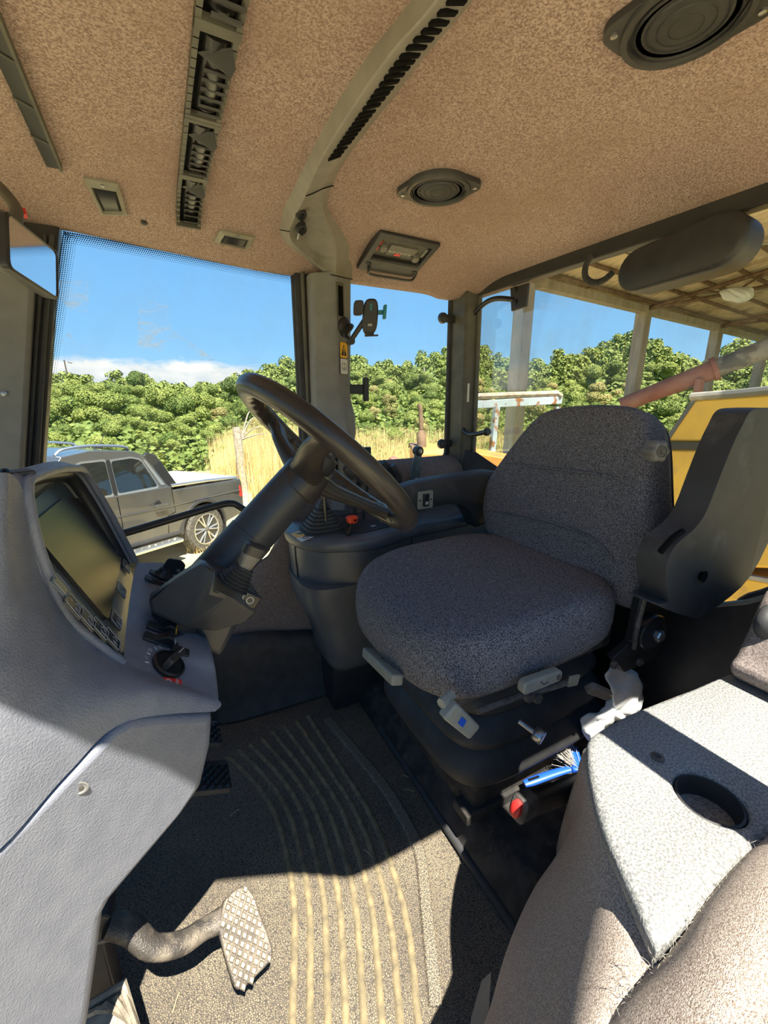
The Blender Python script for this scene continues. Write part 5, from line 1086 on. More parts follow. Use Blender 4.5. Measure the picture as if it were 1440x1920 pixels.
wv_ = [at(x, y, Y=.545) for x, y in ((1135, 1258), (1165, 1250), (1192, 1262), (1206, 1295), (1200, 1330), (1175, 1345), (1150, 1350), (1130, 1372), (1118, 1392), (1100, 1385), (1090, 1362), (1095, 1342), (1120, 1334), (1140, 1318), (1150, 1300))]
mk('crumpled_mask', crumple(wv_, 6, .012, .01, (-.2, -1, .1)), 'mask_white', label='crumpled white paper mask stuffed beside the seat bellows', cat='mask', solid=.003)
# ================================================================== outside: yard, pickup, shed, machines, hills
GZ = -2.0
T_PSI, T_PITCH, T_POS = RAD(219.1), .05, V((.669, 9.048, -1.552))
def yard(x, y): return T_POS.z + math.tan(T_PITCH) * ((x - T_POS.x) * cos(T_PSI) + (y - T_POS.y) * sin(T_PSI))
mat('dry_ground', (.50, .40, .22), .95, (.62, .52, .32), 3, .35, .65, .6, 30, spec=.1, bdist=.03, dirt=(.36, .33, .14), dscale=.35, dlo=.45, dhi=.65)
mat('hill_scrub', (.05, .075, .02), .95, (.12, .135, .04), .9, .35, .65, .8, 2.0, spec=.05, bdist=.4, dirt=(.55, .40, .17), dscale=.035, dlo=.60, dhi=.68)
mat('straw_grass', (.62, .47, .19), .9, (.78, .63, .30), 2.5, .35, .65, spec=.1)
def leafmat(name, a, b):
    m = bpy.data.materials.new(name); m.use_nodes = True; t = m.node_tree; bs_ = t.nodes['Principled BSDF']; L = t.links.new
    oi = t.nodes.new('ShaderNodeObjectInfo'); tcn = t.nodes.new('ShaderNodeTexCoord')
    n = t.nodes.new('ShaderNodeTexNoise'); n.inputs['Scale'].default_value = 1.1; n.inputs['Detail'].default_value = 3; L(tcn.outputs['Object'], n.inputs['Vector'])
    ad = t.nodes.new('ShaderNodeMath'); ad.operation = 'MULTIPLY_ADD'; ad.inputs[1].default_value = .55; L(oi.outputs['Random'], ad.inputs[0]); L(n.outputs[0], ad.inputs[2])
    r = t.nodes.new('ShaderNodeValToRGB'); L(ad.outputs[0], r.inputs[0]); e_ = r.color_ramp.elements
    e_[0].position = .35; e_[0].color = (*a, 1); e_[1].position = 1.05; e_[1].color = (*b, 1)
    L(r.outputs[0], bs_.inputs['Base Color']); bs_.inputs['Roughness'].default_value = .6; bs_.inputs['Specular IOR Level'].default_value = .2
    MAT[name] = m
leafmat('leaf', (.065, .115, .022), (.25, .29, .07))
leafmat('leaf_dry', (.17, .17, .05), (.40, .34, .13))
mat('bark', (.12, .09, .06), .9); mat('deadwood', (.50, .44, .36), .9, (.34, .29, .23), 12)
mat('concrete', (.34, .30, .24), .9, (.46, .41, .33), 6, .35, .65, .4, 40, spec=.1, aniso=(1, 1, .25))
mat('roof_sheet', (.56, .46, .31), .7, (.68, .58, .41), 2, .3, .7, spec=.2, dirt=(.24, .16, .09), dscale=1.2, dlo=.5, dhi=.7)
mat('rust_steel', (.13, .085, .055), .8, (.21, .135, .085), 9, spec=.2)
mat('yellow_paint', (.78, .47, .075), .45, (.70, .41, .06), 2, .35, .65, spec=.4, dirt=(.34, .24, .10), dscale=4.5, dlo=.56, dhi=.75)
mat('red_auger', (.30, .12, .095), .8, (.40, .20, .155), 4, .3, .7, spec=.2)
mat('grey_paint', (.12, .12, .11), .6, (.32, .30, .26), 3, .45, .55, spec=.3)
mat('blue_rust', (.42, .52, .58), .7, (.30, .13, .06), 7, .52, .62, spec=.2)
mat('orange_paint', (.72, .33, .06), .6, (.48, .24, .10), 5, .35, .65, spec=.3)
mat('truck_paint', (.10, .10, .098), .25, (.115, .113, .108), 3, metal=.5, spec=.5, coat=.6, dirt=(.15, .135, .11), dscale=2.2, dlo=.5, dhi=.8)
mat('truck_roof', (.14, .14, .135), .22, metal=.55, spec=.5, coat=.6)
mat('car_glass', (.012, .015, .015), .03, spec=.8, coat=.5)
mat('tyre', (.05, .048, .045), .85, (.16, .14, .11), 30, .4, .7, .4, 60)
mat('alloy', (.62, .60, .56), .3, metal=.8); mat('alloy_dark', (.05, .05, .05), .4, metal=.4)
mat('silver_trim', (.62, .63, .62), .25, metal=.85)
mat('bed_cover', (.66, .66, .63), .5); mat('lamp_red', (.45, .03, .025), .2)
mat('jeep_blue', (.20, .26, .30), .4)
# ---- ground and hills
import bisect
def az(px): r = ray(px, 755); return math.atan2(r.y, r.x)
sky_ = [(-250, 700), (90, 712), (180, 716), (260, 716), (330, 738), (400, 732), (480, 706), (560, 684), (660, 680), (700, 692), (760, 694), (800, 678), (850, 672), (900, 670), (960, 688), (1000, 690), (1060, 674), (1120, 654), (1190, 638), (1225, 642), (1260, 664), (1340, 668), (1440, 648), (1600, 655), (1800, 690)]
sk = sorted((az(x), (755 - y) / math.hypot(F_PX, x - 720) * .985) for x, y in sky_)
def sky_el(a):
    if a <= sk[0][0]: return sk[0][1]
    if a >= sk[-1][0]: return sk[-1][1]
    i = bisect.bisect([q[0] for q in sk], a); (a0, e0), (a1, e1_) = sk[i - 1], sk[i]; t = (a - a0) / (a1 - a0); t = t * t * (3 - 2 * t); return e0 + (e1_ - e0) * t
RC = 215.0
def terr(a, r):
    crest = 1.1 + sky_el(a) * RC - 4.8
    if r < 17: return yard(r * cos(a), r * sin(a))
    if r < 30: t = (1 - cos(pi * (r - 17) / 13)) / 2; return yard(17 * cos(a), 17 * sin(a)) * (1 - t) - 1.4 * t
    if r < RC:
        t = (r - 30) / (RC - 30); base = -1.4
        return base + (crest - base) * (t ** 1.15) + .5 * sin(r * .21 + a * 9) * t
    return crest - (r - RC) * .04
rs_ = [0.01, 4, 8, 12, 15, 17, 20, 23, 26, 30, 36, 43, 52, 62, 74, 88, 104, 122, 140, 160, 180, 200, 215, 235, 300, 600]
na = 240; vv = []; ff = []
for r in rs_:
    for i in range(na):
        a = 2 * pi * i / na - pi; vv.append(V((r * cos(a), r * sin(a), terr(a, r))))
for i in range(len(rs_) - 1):
    for j in range(na): ff.append((i * na + j, i * na + (j + 1) % na, (i + 1) * na + (j + 1) % na, (i + 1) * na + j))
nyard = 6 * na
mk('ground', (vv, ff[:nyard]), 'dry_ground', label='sunlit dry yard of tan earth and flattened straw', kind='structure', ang=80)
hill_ = mk('hillside', (vv, ff[nyard:]), 'hill_scrub', label='scrubby green hillsides around the yard', kind='structure', ang=80)
# ---- trees
def crown(seed, h, w, n, leaf, lobes=7, lift=.25):
    random.seed(seed); L_ = []
    for i in range(lobes):
        a = random.uniform(0, 2 * pi); q = random.uniform(.0, .62) * w; L_.append((V((cos(a) * q, sin(a) * q, h * random.uniform(lift - .05, .80))), random.uniform(.30, .52) * w))
    L_.append((V((0, 0, h * .62)), .55 * w)); vs, fs = [], []
    for _ in range(n):
        c, r = random.choice(L_); d = V((random.gauss(0, 1), random.gauss(0, 1), random.gauss(.25, 1))).normalized(); p = c + V((d.x * r, d.y * r, d.z * r * .85)) * random.uniform(.86, 1.06)
        nrm = (d + V((random.gauss(0, .5), random.gauss(0, .5), random.gauss(.2, .5)))).normalized(); u, v = frame(nrm); s = leaf * random.uniform(.6, 1.3); b = len(vs)
        t = random.uniform(0, pi); u, v = u * cos(t) + v * sin(t), v * cos(t) - u * sin(t)
        vs += [p + u * s, p + v * s * .6, p - u * s, p - v * s * .6]; fs.append((b, b + 1, b + 2, b + 3))
    core = []
    for c, r in L_:
        core.append(loft([ring(c + V((0, 0, r * .78 * sin(q))), (1, 0, 0), (0, 1, 0), r * .84 * cos(q), r * .84 * cos(q), 2, 10) for q in (-1.3, -.7, 0, .7, 1.3)]))
    return (vs, fs), J(*core)
def trunk(h, r, seed):
    random.seed(seed); return J(tube([(0, 0, -.6), (random.uniform(-.2, .2), random.uniform(-.2, .2), h * .3), (0, 0, h * .6)], [r, r * .8, r * .4], 8, 3), *[tube([(0, 0, h * .3), (cos(a) * h * .12, sin(a) * h * .12, h * .45), (cos(a) * h * .2, sin(a) * h * .2, h * .62)], [r * .5, r * .4, r * .2], 6) for a in (0, 2.1, 4.2)])
protos = []
for i, (h, w, n, lf, m_) in enumerate([(6.0, 3.0, 6000, .15, 'leaf'), (5.0, 2.8, 5500, .14, 'leaf'), (7.0, 3.0, 6500, .155, 'leaf'), (4.2, 2.6, 5000, .13, 'leaf'), (3.6, 2.2, 4000, .12, 'leaf_dry')]):
    lg, cg = crown(11 + i, h, w, n, lf)
    mel = mk('foliage', J(lg, cg), m_, flat=True, local=True); met = mk('trunk', trunk(h, .16, i), 'bark', local=True)
    protos.append((mel, met))
random.seed(21); zones = ['left window', 'quarter window', 'rear window']
kinds = ['broad green tree', 'rounded green tree', 'tall green tree', 'low bushy tree', 'dry yellowish bush']
cnt = 0; used = [0] * 5
seen_l = {}; ROW = 0
def plant(px, r, kind, s):
    global cnt
    a = az(px); x, y, z = r * cos(a), r * sin(a), terr(a, r)
    reg = next(w for lim, w in ((110, 'beside the front pillar'), (200, 'above the pickup cab'), (300, 'above the pickup rear door'), (400, 'above the pickup bed'), (480, 'left of the dead stump'), (600, 'behind the steering wheel rim'), (700, 'beside the phone holder'), (780, 'in the middle quarter window'), (870, 'beside the rear corner post'), (980, 'above the blue frame'), (1090, 'right of the first shed post'), (1210, 'left of the second shed post'), (1340, 'left of the third shed post'), (9e9, 'above the yellow harvester')) if px < lim)
    row = ('lowest', 'second', 'third', 'fourth', 'fifth', 'sixth', 'seventh', 'eighth', 'ninth', 'tenth', 'eleventh', 'twelfth', 'top')[ROW]
    lab = kinds[kind] + ' in ' + row + ' slope row, ' + reg; k_ = seen_l.get(lab, 0); seen_l[lab] = k_ + 1
    if k_: lab = lab.replace(kinds[kind], ('second ', 'third ', 'fourth ', 'fifth ')[min(k_ - 1, 3)] + kinds[kind], 1)
    root = thing('tree' if kind < 4 else 'bush', lab, 'tree' if kind < 4 else 'bush', (x, y, z), 'trees of the wooded hillside')
    f_, t_ = protos[kind]
    for src in (f_, t_):
        c = src if used[kind] == 0 else src.copy()
        if c is not src: C.objects.link(c)
        c.parent = root; c.location = (0, 0, 0)
    used[kind] = 1; root.scale = (s, s, s * random.uniform(.85, 1.12)); root.rotation_euler.z = random.uniform(0, 6.28); cnt += 1
rows_ = ((21, 26, .20), (24, 26, .22), (28, 28, .25), (33, 30, .30), (40, 34, .44), (48, 38, .50), (58, 42, .55), (70, 46, .60), (85, 50, .68), (103, 52, .76), (125, 54, .86), (150, 56, .96), (178, 56, 1.08), (206, 58, 1.2))
rest = []
for ROW, (r, n, sc) in enumerate(rows_):
    for i in range(n):
        px = -60 + 1560 * (i + random.uniform(.1, .9)) / n
        kind = random.choices((0, 1, 2, 3, 4), (3, 3, 2, 2, 1 if px > 380 else .6))[0]
        if r < 60 and px > 400: kind = random.choice((1, 3, 3, 4))
        if r > 140 and 1215 < px < 1330: continue                # the bare ochre field on the right hill
        if r > 90 and px < 230 and random.random() < .45: continue   # thin scrub on the left hill
        if cnt < 300: plant(px, r * random.uniform(.94, 1.06), kind, sc * random.uniform(.75, 1.25))
        else: rest.append((px, r * random.uniform(.95, 1.05), sc * random.uniform(.8, 1.2)))
small = [crown(60 + i, 5.5, 3.2, 520, .42)[0] for i in range(4)]
gs = []
for px, r, sc in rest:
    a = az(px); q = Matrix.Translation((r * cos(a), r * sin(a), terr(a, r))) @ Matrix.Rotation(random.uniform(0, 6.28), 4, 'Z') @ Matrix.Scale(sc, 4)
    gs.append(xf(random.choice(small), q))
mk('far_woodland', J(*gs), 'leaf', label='far woodland along the hill skyline', cat='woodland', kind='stuff', flat=True)
vs, fs = [], []; random.seed(77)
for _ in range(70000):                                           # low leafy scrub that covers the slopes between the trees
    px = random.uniform(-80, 1520); r = 19 + 190 * random.random() ** 1.6; a = az(px); s_ = .10 + .0032 * r; p = V((r * cos(a), r * sin(a), terr(a, r) + random.random() ** 2 * (.5 + .012 * r)))
    if r > 140 and 1215 < px < 1330: continue
    u, v = frame(V((random.gauss(0, .6) - cos(a) * .3, random.gauss(0, .6) - sin(a) * .3, random.gauss(.7, .4)))); s_ *= random.uniform(.6, 1.3); b = len(vs)
    vs += [p + u * s_, p + v * s_ * .6, p - u * s_, p - v * s_ * .6]; fs.append((b, b + 1, b + 2, b + 3))
mk('low_scrub', (vs, fs), 'leaf', hill_, label='low leafy scrub covering the hillside between the trees', kind='stuff', flat=True)
# ---- tall dry grass beyond the yard
random.seed(5); vs, fs = [], []
def blade(x, y, z, h, lean, a, w):
    b = len(vs); dx, dy = cos(a), sin(a); px_, py_ = -dy * w, dx * w
    vs.extend([(x - px_, y - py_, z), (x + px_, y + py_, z), (x + dx * lean * .45 + px_ * .6, y + dy * lean * .45 + py_ * .6, z + h * .6), (x + dx * lean * .45 - px_ * .6, y + dy * lean * .45 - py_ * .6, z + h * .6), (x + dx * lean, y + dy * lean, z + h)])
    fs.extend([(b, b + 1, b + 2, b + 3), (b + 3, b + 2, b + 4)])
for _ in range(42000):
    px = random.choice((random.uniform(395, 600), random.uniform(600, 870), random.uniform(870, 1260))); r = random.uniform(10.5, 26) if px < 870 else random.uniform(12, 27)
    if px < 470: r = random.uniform(13.5, 24)
    a = az(px) + random.gauss(0, .01); h = random.uniform(.6, 1.5) * (1.2 if 430 < px < 560 else .9); blade(r * cos(a), r * sin(a), terr(a, r), h, random.uniform(.05, .3), random.uniform(0, 6.28), random.uniform(.006, .014))
mk('dry_grass', (vs, fs), 'straw_grass', label='tall dry golden grass growing beyond the yard', cat='grass', kind='stuff', flat=True)
# grass under the pickup's rear wheel
vs, fs = [], []
for _ in range(500):
    p = at(random.uniform(350, 425), random.uniform(1015, 1045), Z=-1.55); blade(p.x, p.y, yard(p.x, p.y), random.uniform(.05, .16), .08, random.uniform(0, 6.28), .006)
mk('straw_tuft', (vs, fs), 'straw_grass', label='tufts of dry straw around the pickup rear wheel', cat='grass', kind='stuff', flat=True)
# ---- dead stump with twigs
sp0 = at(455, 872, d=13); a_ = math.atan2(sp0.y, sp0.x)
dt = thing('dead_stump', 'pale dead tree stump with bare twigs in the dry grass', 'tree stump', (sp0.x, sp0.y, GZ))
mk('trunk', tube([(sp0.x, sp0.y, GZ - .2), (sp0.x - .05, sp0.y, GZ + .9), (sp0.x - .08, sp0.y, at(449, 800, d=13).z)], [.16, .13, .12], 10, 4), 'deadwood', dt)
for (x, y), (x2, y2) in (((452, 822), (490, 800)), ((455, 812), (480, 780)), ((452, 830), (500, 812)), ((458, 800), (470, 770))):
    mk('twig', tube([at(452, 825, d=13), (at(x, y, d=13) + at(x2, y2, d=13)) / 2 + V((0, 0, .08)), at(x2, y2, d=13)], [.03, .022, .008], 6, 3), 'deadwood', dt)
for lab, x, y0, y1, d in (('thin utility pole on the skyline at the left', 131, 720, 676, 120), ('thin pale pole standing on the wooded slope', 797, 718, 690, 90)):
    p = at(x, y0, d=d); a = math.atan2(p.y, p.x); t = thing('utility_pole', lab, 'pole', (p.x, p.y, p.z - 6), 'poles on the hillside')
    mk('shaft', tube([(p.x, p.y, p.z - 6), (p.x - .3, p.y, at(x, y1, d=d).z)], .14 * d / 100, 8), 'concrete' if x > 500 else 'bark', t)
    mk('crossarm', tube([at(x - 4, y1 + 3, d=d), at(x + 4, y1 + 5, d=d)], .10 * d / 100, 6), 'bark', t)

# ---- pickup truck
TF = V((cos(T_PSI) * cos(T_PITCH), sin(T_PSI) * cos(T_PITCH), sin(T_PITCH))); TL = V((-sin(T_PSI), cos(T_PSI), 0)); TU = TF.cross(TL)
trk = thing('pickup_truck', 'dark grey double cab pickup truck parked in the yard', 'pickup truck', (0, 0, 0))
trk.matrix_world = Matrix(((TF.x, TL.x, TU.x, T_POS.x), (TF.y, TL.y, TU.y, T_POS.y), (TF.z, TL.z, TU.z, T_POS.z), (0, 0, 0, 1)))
RA, FA, HW = 1.22, 4.49, .94
SXT = .82
def tm(name, g, m, par=trk, **k):
    if not (name.startswith('rim') or name in ('wheel', 'hub_cap', 'wheel_arch')): g = dfm(g, lambda p: (p.x * SXT, p.y, p.z))
    return mk(name, g, m, par, local=True, **k)
def arch(xc, r, n=12): return [(xc + r * cos(t), .40 + r * sin(t)) for t in [pi - pi * i / n for i in range(n + 1)]]
low_ = [(.0, .62), (.04, .50)] + [(RA - .60, .40)] + [(x, z) for x, z in [(RA + .47 / SXT * cos(pi - pi * i / 12), .42 + .47 * sin(pi - pi * i / 12)) for i in range(13)]] + [(RA + .61, .42), (FA - .61, .42)] + [(FA + .47 / SXT * cos(pi - pi * i / 12), .42 + .47 * sin(pi - pi * i / 12)) for i in range(13)] + [(5.2, .42), (5.36, .6), (5.36, 1.0), (5.1, 1.14), (4.1, 1.20), (3.6, 1.22), (1.95, 1.24), (1.92, 1.17), (.03, 1.17), (.0, 1.10)]
def side(y, ins=0): return [V((x, y, z)) for x, z in low_]
def tumble(p): return (p.x, p.y * (1 - .05 * max(0, (p.z - .85)) / .4 - .04 * max(0, (.65 - p.z)) / .3), p.z)
bod = tm('body', dfm(loft([side(-.93), side(-.90), side(.90), side(.93)]), tumble), 'truck_paint', bevel=.03, seg=3)
# cabin
gh = [(1.93, 1.20), (2.02, 1.28), (2.35, 1.74), (2.55, 1.82), (3.3, 1.86), (3.75, 1.80), (4.35, 1.24), (4.35, 1.18), (1.93, 1.18)]
cab_ = tm('cab_shell', dfm(loft([[V((x, y, z)) for x, z in gh] for y in (-.88, -.86, .86, .88)]), lambda p: (p.x, p.y * (1 - .20 * max(0, p.z - 1.2)), p.z)), 'truck_roof', bevel=.03, seg=3)
def gl(pts, name='side_glass', m='car_glass', par=None, o=.004):
    q = [V((x, (.885) * (1 - .20 * max(0, z - 1.2)) + o, z)) for x, z in pts]; return tm(name, prism(rpoly(q, .05, 4), (0, -.02, 0)), m, par or cab_)
rear = [(2.22, 1.27), (3.00, 1.25), (3.00, 1.70), (2.62, 1.72), (2.45, 1.68)]; fro = [(3.10, 1.25), (4.05, 1.24), (3.72, 1.62), (3.50, 1.70), (3.10, 1.71)]
for q, nm in ((rear, 'rear_door_glass'), (fro, 'front_door_glass')):
    ctr = V((sum(p[0] for p in q) / len(q), sum(p[1] for p in q) / len(q), 0))
    gl([(ctr.x + (x - ctr.x) * 1.07, ctr.y + (z - ctr.y) * 1.13) for x, z in q], 'window_trim', 'silver_trim', o=.001); gl(q, nm)
gl([(2.06, 1.27), (2.14, 1.27), (2.40, 1.68), (2.36, 1.68)], 'quarter_trim', 'silver_trim', o=.003)
gl([(3.01, 1.24), (3.09, 1.24), (3.09, 1.72), (3.01, 1.72)], 'door_pillar', 'black_satin', o=.006)
# door seams, handles, sills
def yside(z): return .93 * (1 - .05 * max(0, (z - .85)) / .4 - .04 * max(0, (.65 - z)) / .3)
for x in (1.94, 3.04, 4.10):
    tm('door_seam', tube([V((x + (.18 if (x < 2 and z < .8) else 0), yside(z) + .001, z)) for z in (.50, .62, .78, .82, 1.0, 1.2)], .007, 6), 'dark_void', bod)
for x in (2.16, 3.22):
    h = tm('door_handle', dfm(tube([V((x, .975, .985)), V((x + .06, .985, .99)), V((x + .2, .985, .99)), V((x + .26, .972, .985))], .018, 8, 3), lambda p: p), 'truck_paint', bod)
    tm('handle_cup', lathe([(.075, 0), (.07, .004), (0, .002)], (x + .13, yside(.985) - .002, .985), (0, 1, 0), 20), 'black_satin', h)
tm('waist_crease', tube([V((.1, yside(.97) + .004, .97)), V((1.9, yside(.93) + .004, .93)), V((4.2, yside(.93) + .004, .93))], .010, 6), 'truck_paint', bod)
tm('sill_moulding', tube([V((RA + .55, .915, .46)), V((FA - .52, .915, .46))], .03, 8), 'black_plastic', bod)
stp = tm('side_step', J(prism(rpoly([V((1.95, .90, .40)), V((4.0, .90, .40)), V((4.0, 1.10, .40)), V((1.95, 1.10, .40))], .06), (0, 0, -.05))), 'silver_trim', bevel=.012)
for k in range(14): tm('step_tread', obox((2.08 + .14 * k, 1.0, .403), (.8, .6, 0), (-.6, .8, 0), (0, 0, 1), (.10, .03, .008)), 'grey_paint', stp)
for xc in (RA, FA):
    tm('wheel_arch', tube([V((xc * SXT + .49 * cos(t), .915, .42 + .49 * sin(t))) for t in [pi * i / 14 for i in range(15)]], .035, 8), 'black_plastic', bod)
# bed rail, cover, sail panel, tail lamp
tm('bed_cover', prism([V((.06, -.80, 1.19)), V((1.86, -.80, 1.21)), V((1.86, .80, 1.21)), V((.06, .80, 1.19))], (0, 0, .03)), 'bed_cover', bevel=.01)
tm('bed_rail', tube([V((.10, .84, 1.20)), V((1.0, .84, 1.23)), V((1.9, .84, 1.235))], .028, 8), 'silver_trim')
tm('sail_panel', prism([V((1.70, .82, 1.22)), V((1.98, .84, 1.22)), V((2.38, .80, 1.74)), V((2.28, .78, 1.79)), V((2.10, .78, 1.74))], (0, -.06, 0)), 'black_satin', bevel=.015)
tm('tail_lamp', prism([V((-.012, .91, .80)), V((.10, .915, .84)), V((.10, .90, 1.10)), V((-.012, .89, 1.10))], (0, -.10, 0)), 'lamp_red', bevel=.01)
tm('rear_bumper', loft([[V((-.10, y, .50)), V((.06, y, .48)), V((.06, y, .66)), V((-.08, y, .68))] for y in (-.88, .86)]), 'truck_paint', bevel=.02)
tm('mud_flap', box((RA - .58, .82, .34), (.02, .26, .36)), 'black_rubber')
for s in (-1, 1):
    rr_ = [V((2.5, .60 * s, 1.83)), V((2.62, .62 * s, 1.885)), V((3.2, .62 * s, 1.915)), V((3.6, .60 * s, 1.88)), V((3.72, .60 * s, 1.81))]
    tm('roof_rail', tube(rr_, .028, 8, 4, flat=.7), 'silver_trim')
tm('roof_antenna', J(box((2.55, 0, 1.85), (.14, .05, .05)), tube([(2.52, 0, 1.86), (2.40, 0, 2.06)], .005, 6)), 'black_plastic')
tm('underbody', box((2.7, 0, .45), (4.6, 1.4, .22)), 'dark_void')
tm('bonnet_mirror', loft([ring((4.05, .99, 1.28), (0, 1, 0), (0, 0, 1), .11, .09, 3, 16), ring((4.15, .99, 1.28), (0, 1, 0), (0, 0, 1), .08, .07, 3, 16)]), 'truck_paint')
for xc in (RA, FA):
    for s in (1, -1):
        c = V((xc * SXT, .84 * s, .40)); ax_ = V((0, s, 0))
        w = tm('wheel', lathe([(.25, -.13), (.37, -.13), (.398, -.10), (.40, 0), (.398, .10), (.37, .13), (.285, .125), (.275, .10), (.10, .085), (0, .085)], c, ax_, 40), 'tyre')
        tm('rim_dish', lathe([(.27, .105), (.262, .118), (.25, .08), (.1, .05), (0, .05)], c, ax_, 32), 'alloy_dark', w)
        tm('rim_lip', lathe([(.268, .10), (.278, .128), (.262, .130), (.255, .10)], c, ax_, 40), 'alloy', w)
        if s > 0:
            for k in range(6):
                for dq in (-.17, .17):
                    t = 2 * pi * k / 6 + dq; d = V((cos(t), 0, sin(t))); t2 = 2 * pi * k / 6 + dq * .45; d2 = V((cos(t2), 0, sin(t2)))
                    tm('rim_spoke', tube([c + d2 * .05 + ax_ * .112, c + d * .262 + ax_ * .118], [.022, .016], 6, flat=.7), 'alloy', w)
        tm('hub_cap', lathe([(.05, .09), (.05, .122), (.035, .13), (0, .13)], c, ax_, 18), 'grey_paint', w)

# ---- open shed: concrete posts, eaves beam, corrugated roof on steel purlins
shed = thing('open_shed', 'open farm shed with concrete posts and corrugated roof behind the tractor', 'shed', (10, 6, GZ))
PX = [(7.03, 7.05), (12.2, 7.72), (17.3, 8.28), (22.4, 8.9)]
for x, y in PX: mk('post', prism([(x - .15, y - .15, GZ), (x + .15, y - .15, GZ), (x + .15, y + .15, GZ), (x - .15, y + .15, GZ)], (0, 0, 3.42 - GZ)), 'concrete', shed, bevel=.02)
for x in (9.0, 14, 19): mk('post', prism([(x - .15, -6.15, GZ), (x + .15, -6.15, GZ), (x + .15, -5.85, GZ), (x - .15, -5.85, GZ)], (0, 0, 3.42 - GZ)), 'concrete', shed, bevel=.02)
ed = V((17.3 - 7.03, 8.28 - 7.05, 0)).normalized(); pe = V((ed.y, -ed.x, 0)); E0 = V((6.75, 7.02, 3.42))
def rfz(s): return .16 * (s if s < 6.6 else 13.2 - s)
mk('eaves_beam', obox(E0 + ed * 9 + V((0, 0, .06)), ed, pe, (0, 0, 1), (18.6, .22, .18)), 'concrete', shed)
def rp2(t, s, o=0): return E0 + ed * t + pe * s + V((0, 0, .22 + rfz(s) + o))
for k in range(9):                                                   # corrugated sheets, each its own piece
    s0, s1 = (-.35, 6.6)
    t0 = -.15 + 2.05 * k
    g = grid(lambda u, v: rp2(t0 + 2.05 * u, s0 + (s1 - s0) * v, .034 * sin(2 * pi * u * 2.05 / .2278) + .012 * (k % 2)), 66, 6)
    mk('roof_sheet', g, 'roof_sheet', shed, solid=.004, ang=70)
    g = grid(lambda u, v: rp2(t0 + 2.05 * u, 6.6 + 6.9 * v, .034 * sin(2 * pi * u * 2.05 / .2278) + .012 * (k % 2)), 66, 2)
    mk('roof_sheet', g, 'roof_sheet', shed, solid=.004, ang=70)
for s in (.25, .9, 1.5, 2.15, 2.8, 3.45, 4.1, 4.75, 5.4, 6.0, 6.5): mk('purlin', tube([rp2(-.1, s, -.07), rp2(18, s, -.07)], .045, 6), 'rust_steel', shed)
for t in (.28, 5.45, 10.6, 15.8):
    tr2 = mk('truss', J(tube([rp2(t, 0, -.14), rp2(t, 6.6, -.14)], .055, 6), tube([rp2(t, 0, -.14), rp2(t, 6.6, -1.0), rp2(t, 13.0, -.14)], .045, 6), tube([rp2(t, 6.6, -.14), rp2(t, 13.0, -.14)], .055, 6)), 'rust_steel', shed)
    for s in (1.3, 2.6, 3.9, 5.2): mk('web_bar', tube([rp2(t, s, -.14), rp2(t, s + .65, -.14 - (s + .65) * .13), rp2(t, s + 1.3, -.14)], .025, 6), 'rust_steel', tr2)
for t in (2.4, 7.6): mk('tie_rod', tube([rp2(t - 2.1, 1.3, -.2), rp2(t + 3.1, 4.2, -.2)], .022, 6), 'khaki', shed)
bg_ = [at(1350, 548, d=9.5), at(1375, 540, d=9.5), at(1408, 540, d=9.5), at(1412, 556, d=9.5), at(1385, 568, d=9.5), at(1358, 562, d=9.5)]
mk('hanging_sack', crumple(bg_, 4, .08, .02, (-.5, -.8, 0)), 'mask_white', label='white plastic sack caught under the shed roof', cat='sack', solid=.02)
# ---- yellow harvester
hv = thing('yellow_harvester', 'large yellow harvester body parked behind the rear window', 'harvester', (4.2, 1.0, GZ))
HX = 3.4
def hq(*p): return [at(x, y, X=HX) for x, y in p]
up_ = hq((1300, 746), (1700, 715), (1700, 832), (1243, 830)); mk('upper_panel', prism(up_, (2.2, 0, 0)), 'yellow_paint', hv, bevel=.03)
mk('stripe', prism([p + V((-.012, 0, 0)) for p in hq((1242, 828), (1700, 832), (1700, 848), (1238, 842))], (.05, 0, 0)), 'black_satin', hv)
lo_ = hq((1238, 842), (1700, 848), (1700, 1075), (1320, 1062), (1225, 1040)); mk('middle_panel', prism(lo_, (2.4, 0, 0)), 'yellow_paint', hv, bevel=.02)
mk('seam_strip', prism([p + V((-.01, 0, 0)) for p in hq((1225, 1040), (1320, 1064), (1700, 1130), (1700, 1142), (1320, 1070), (1225, 1046))], (.04, 0, 0)), 'grey_paint', hv)
mk('lower_panel', prism(hq((1225, 1044), (1320, 1068), (1700, 1138), (1700, 1420), (1210, 1290)), (2.4, 0, 0)), 'yellow_paint', hv, bevel=.02)
mk('top_rail', tube(hq((1296, 744), (1380, 738), (1480, 728), (1700, 712)), .028, 8), 'grey_paint', hv)
mk('left_edge', prism([p + V((-.006, 0, 0)) for p in hq((1300, 746), (1243, 830), (1252, 830), (1308, 746))], (.02, 0, 0)), 'grey_paint', hv)
mk('skid', prism([(3.5, -.6, GZ), (5.6, -.6, GZ), (5.6, 1.7, GZ), (3.5, 1.7, GZ)], (0, 0, .9)), 'dark_void', hv)
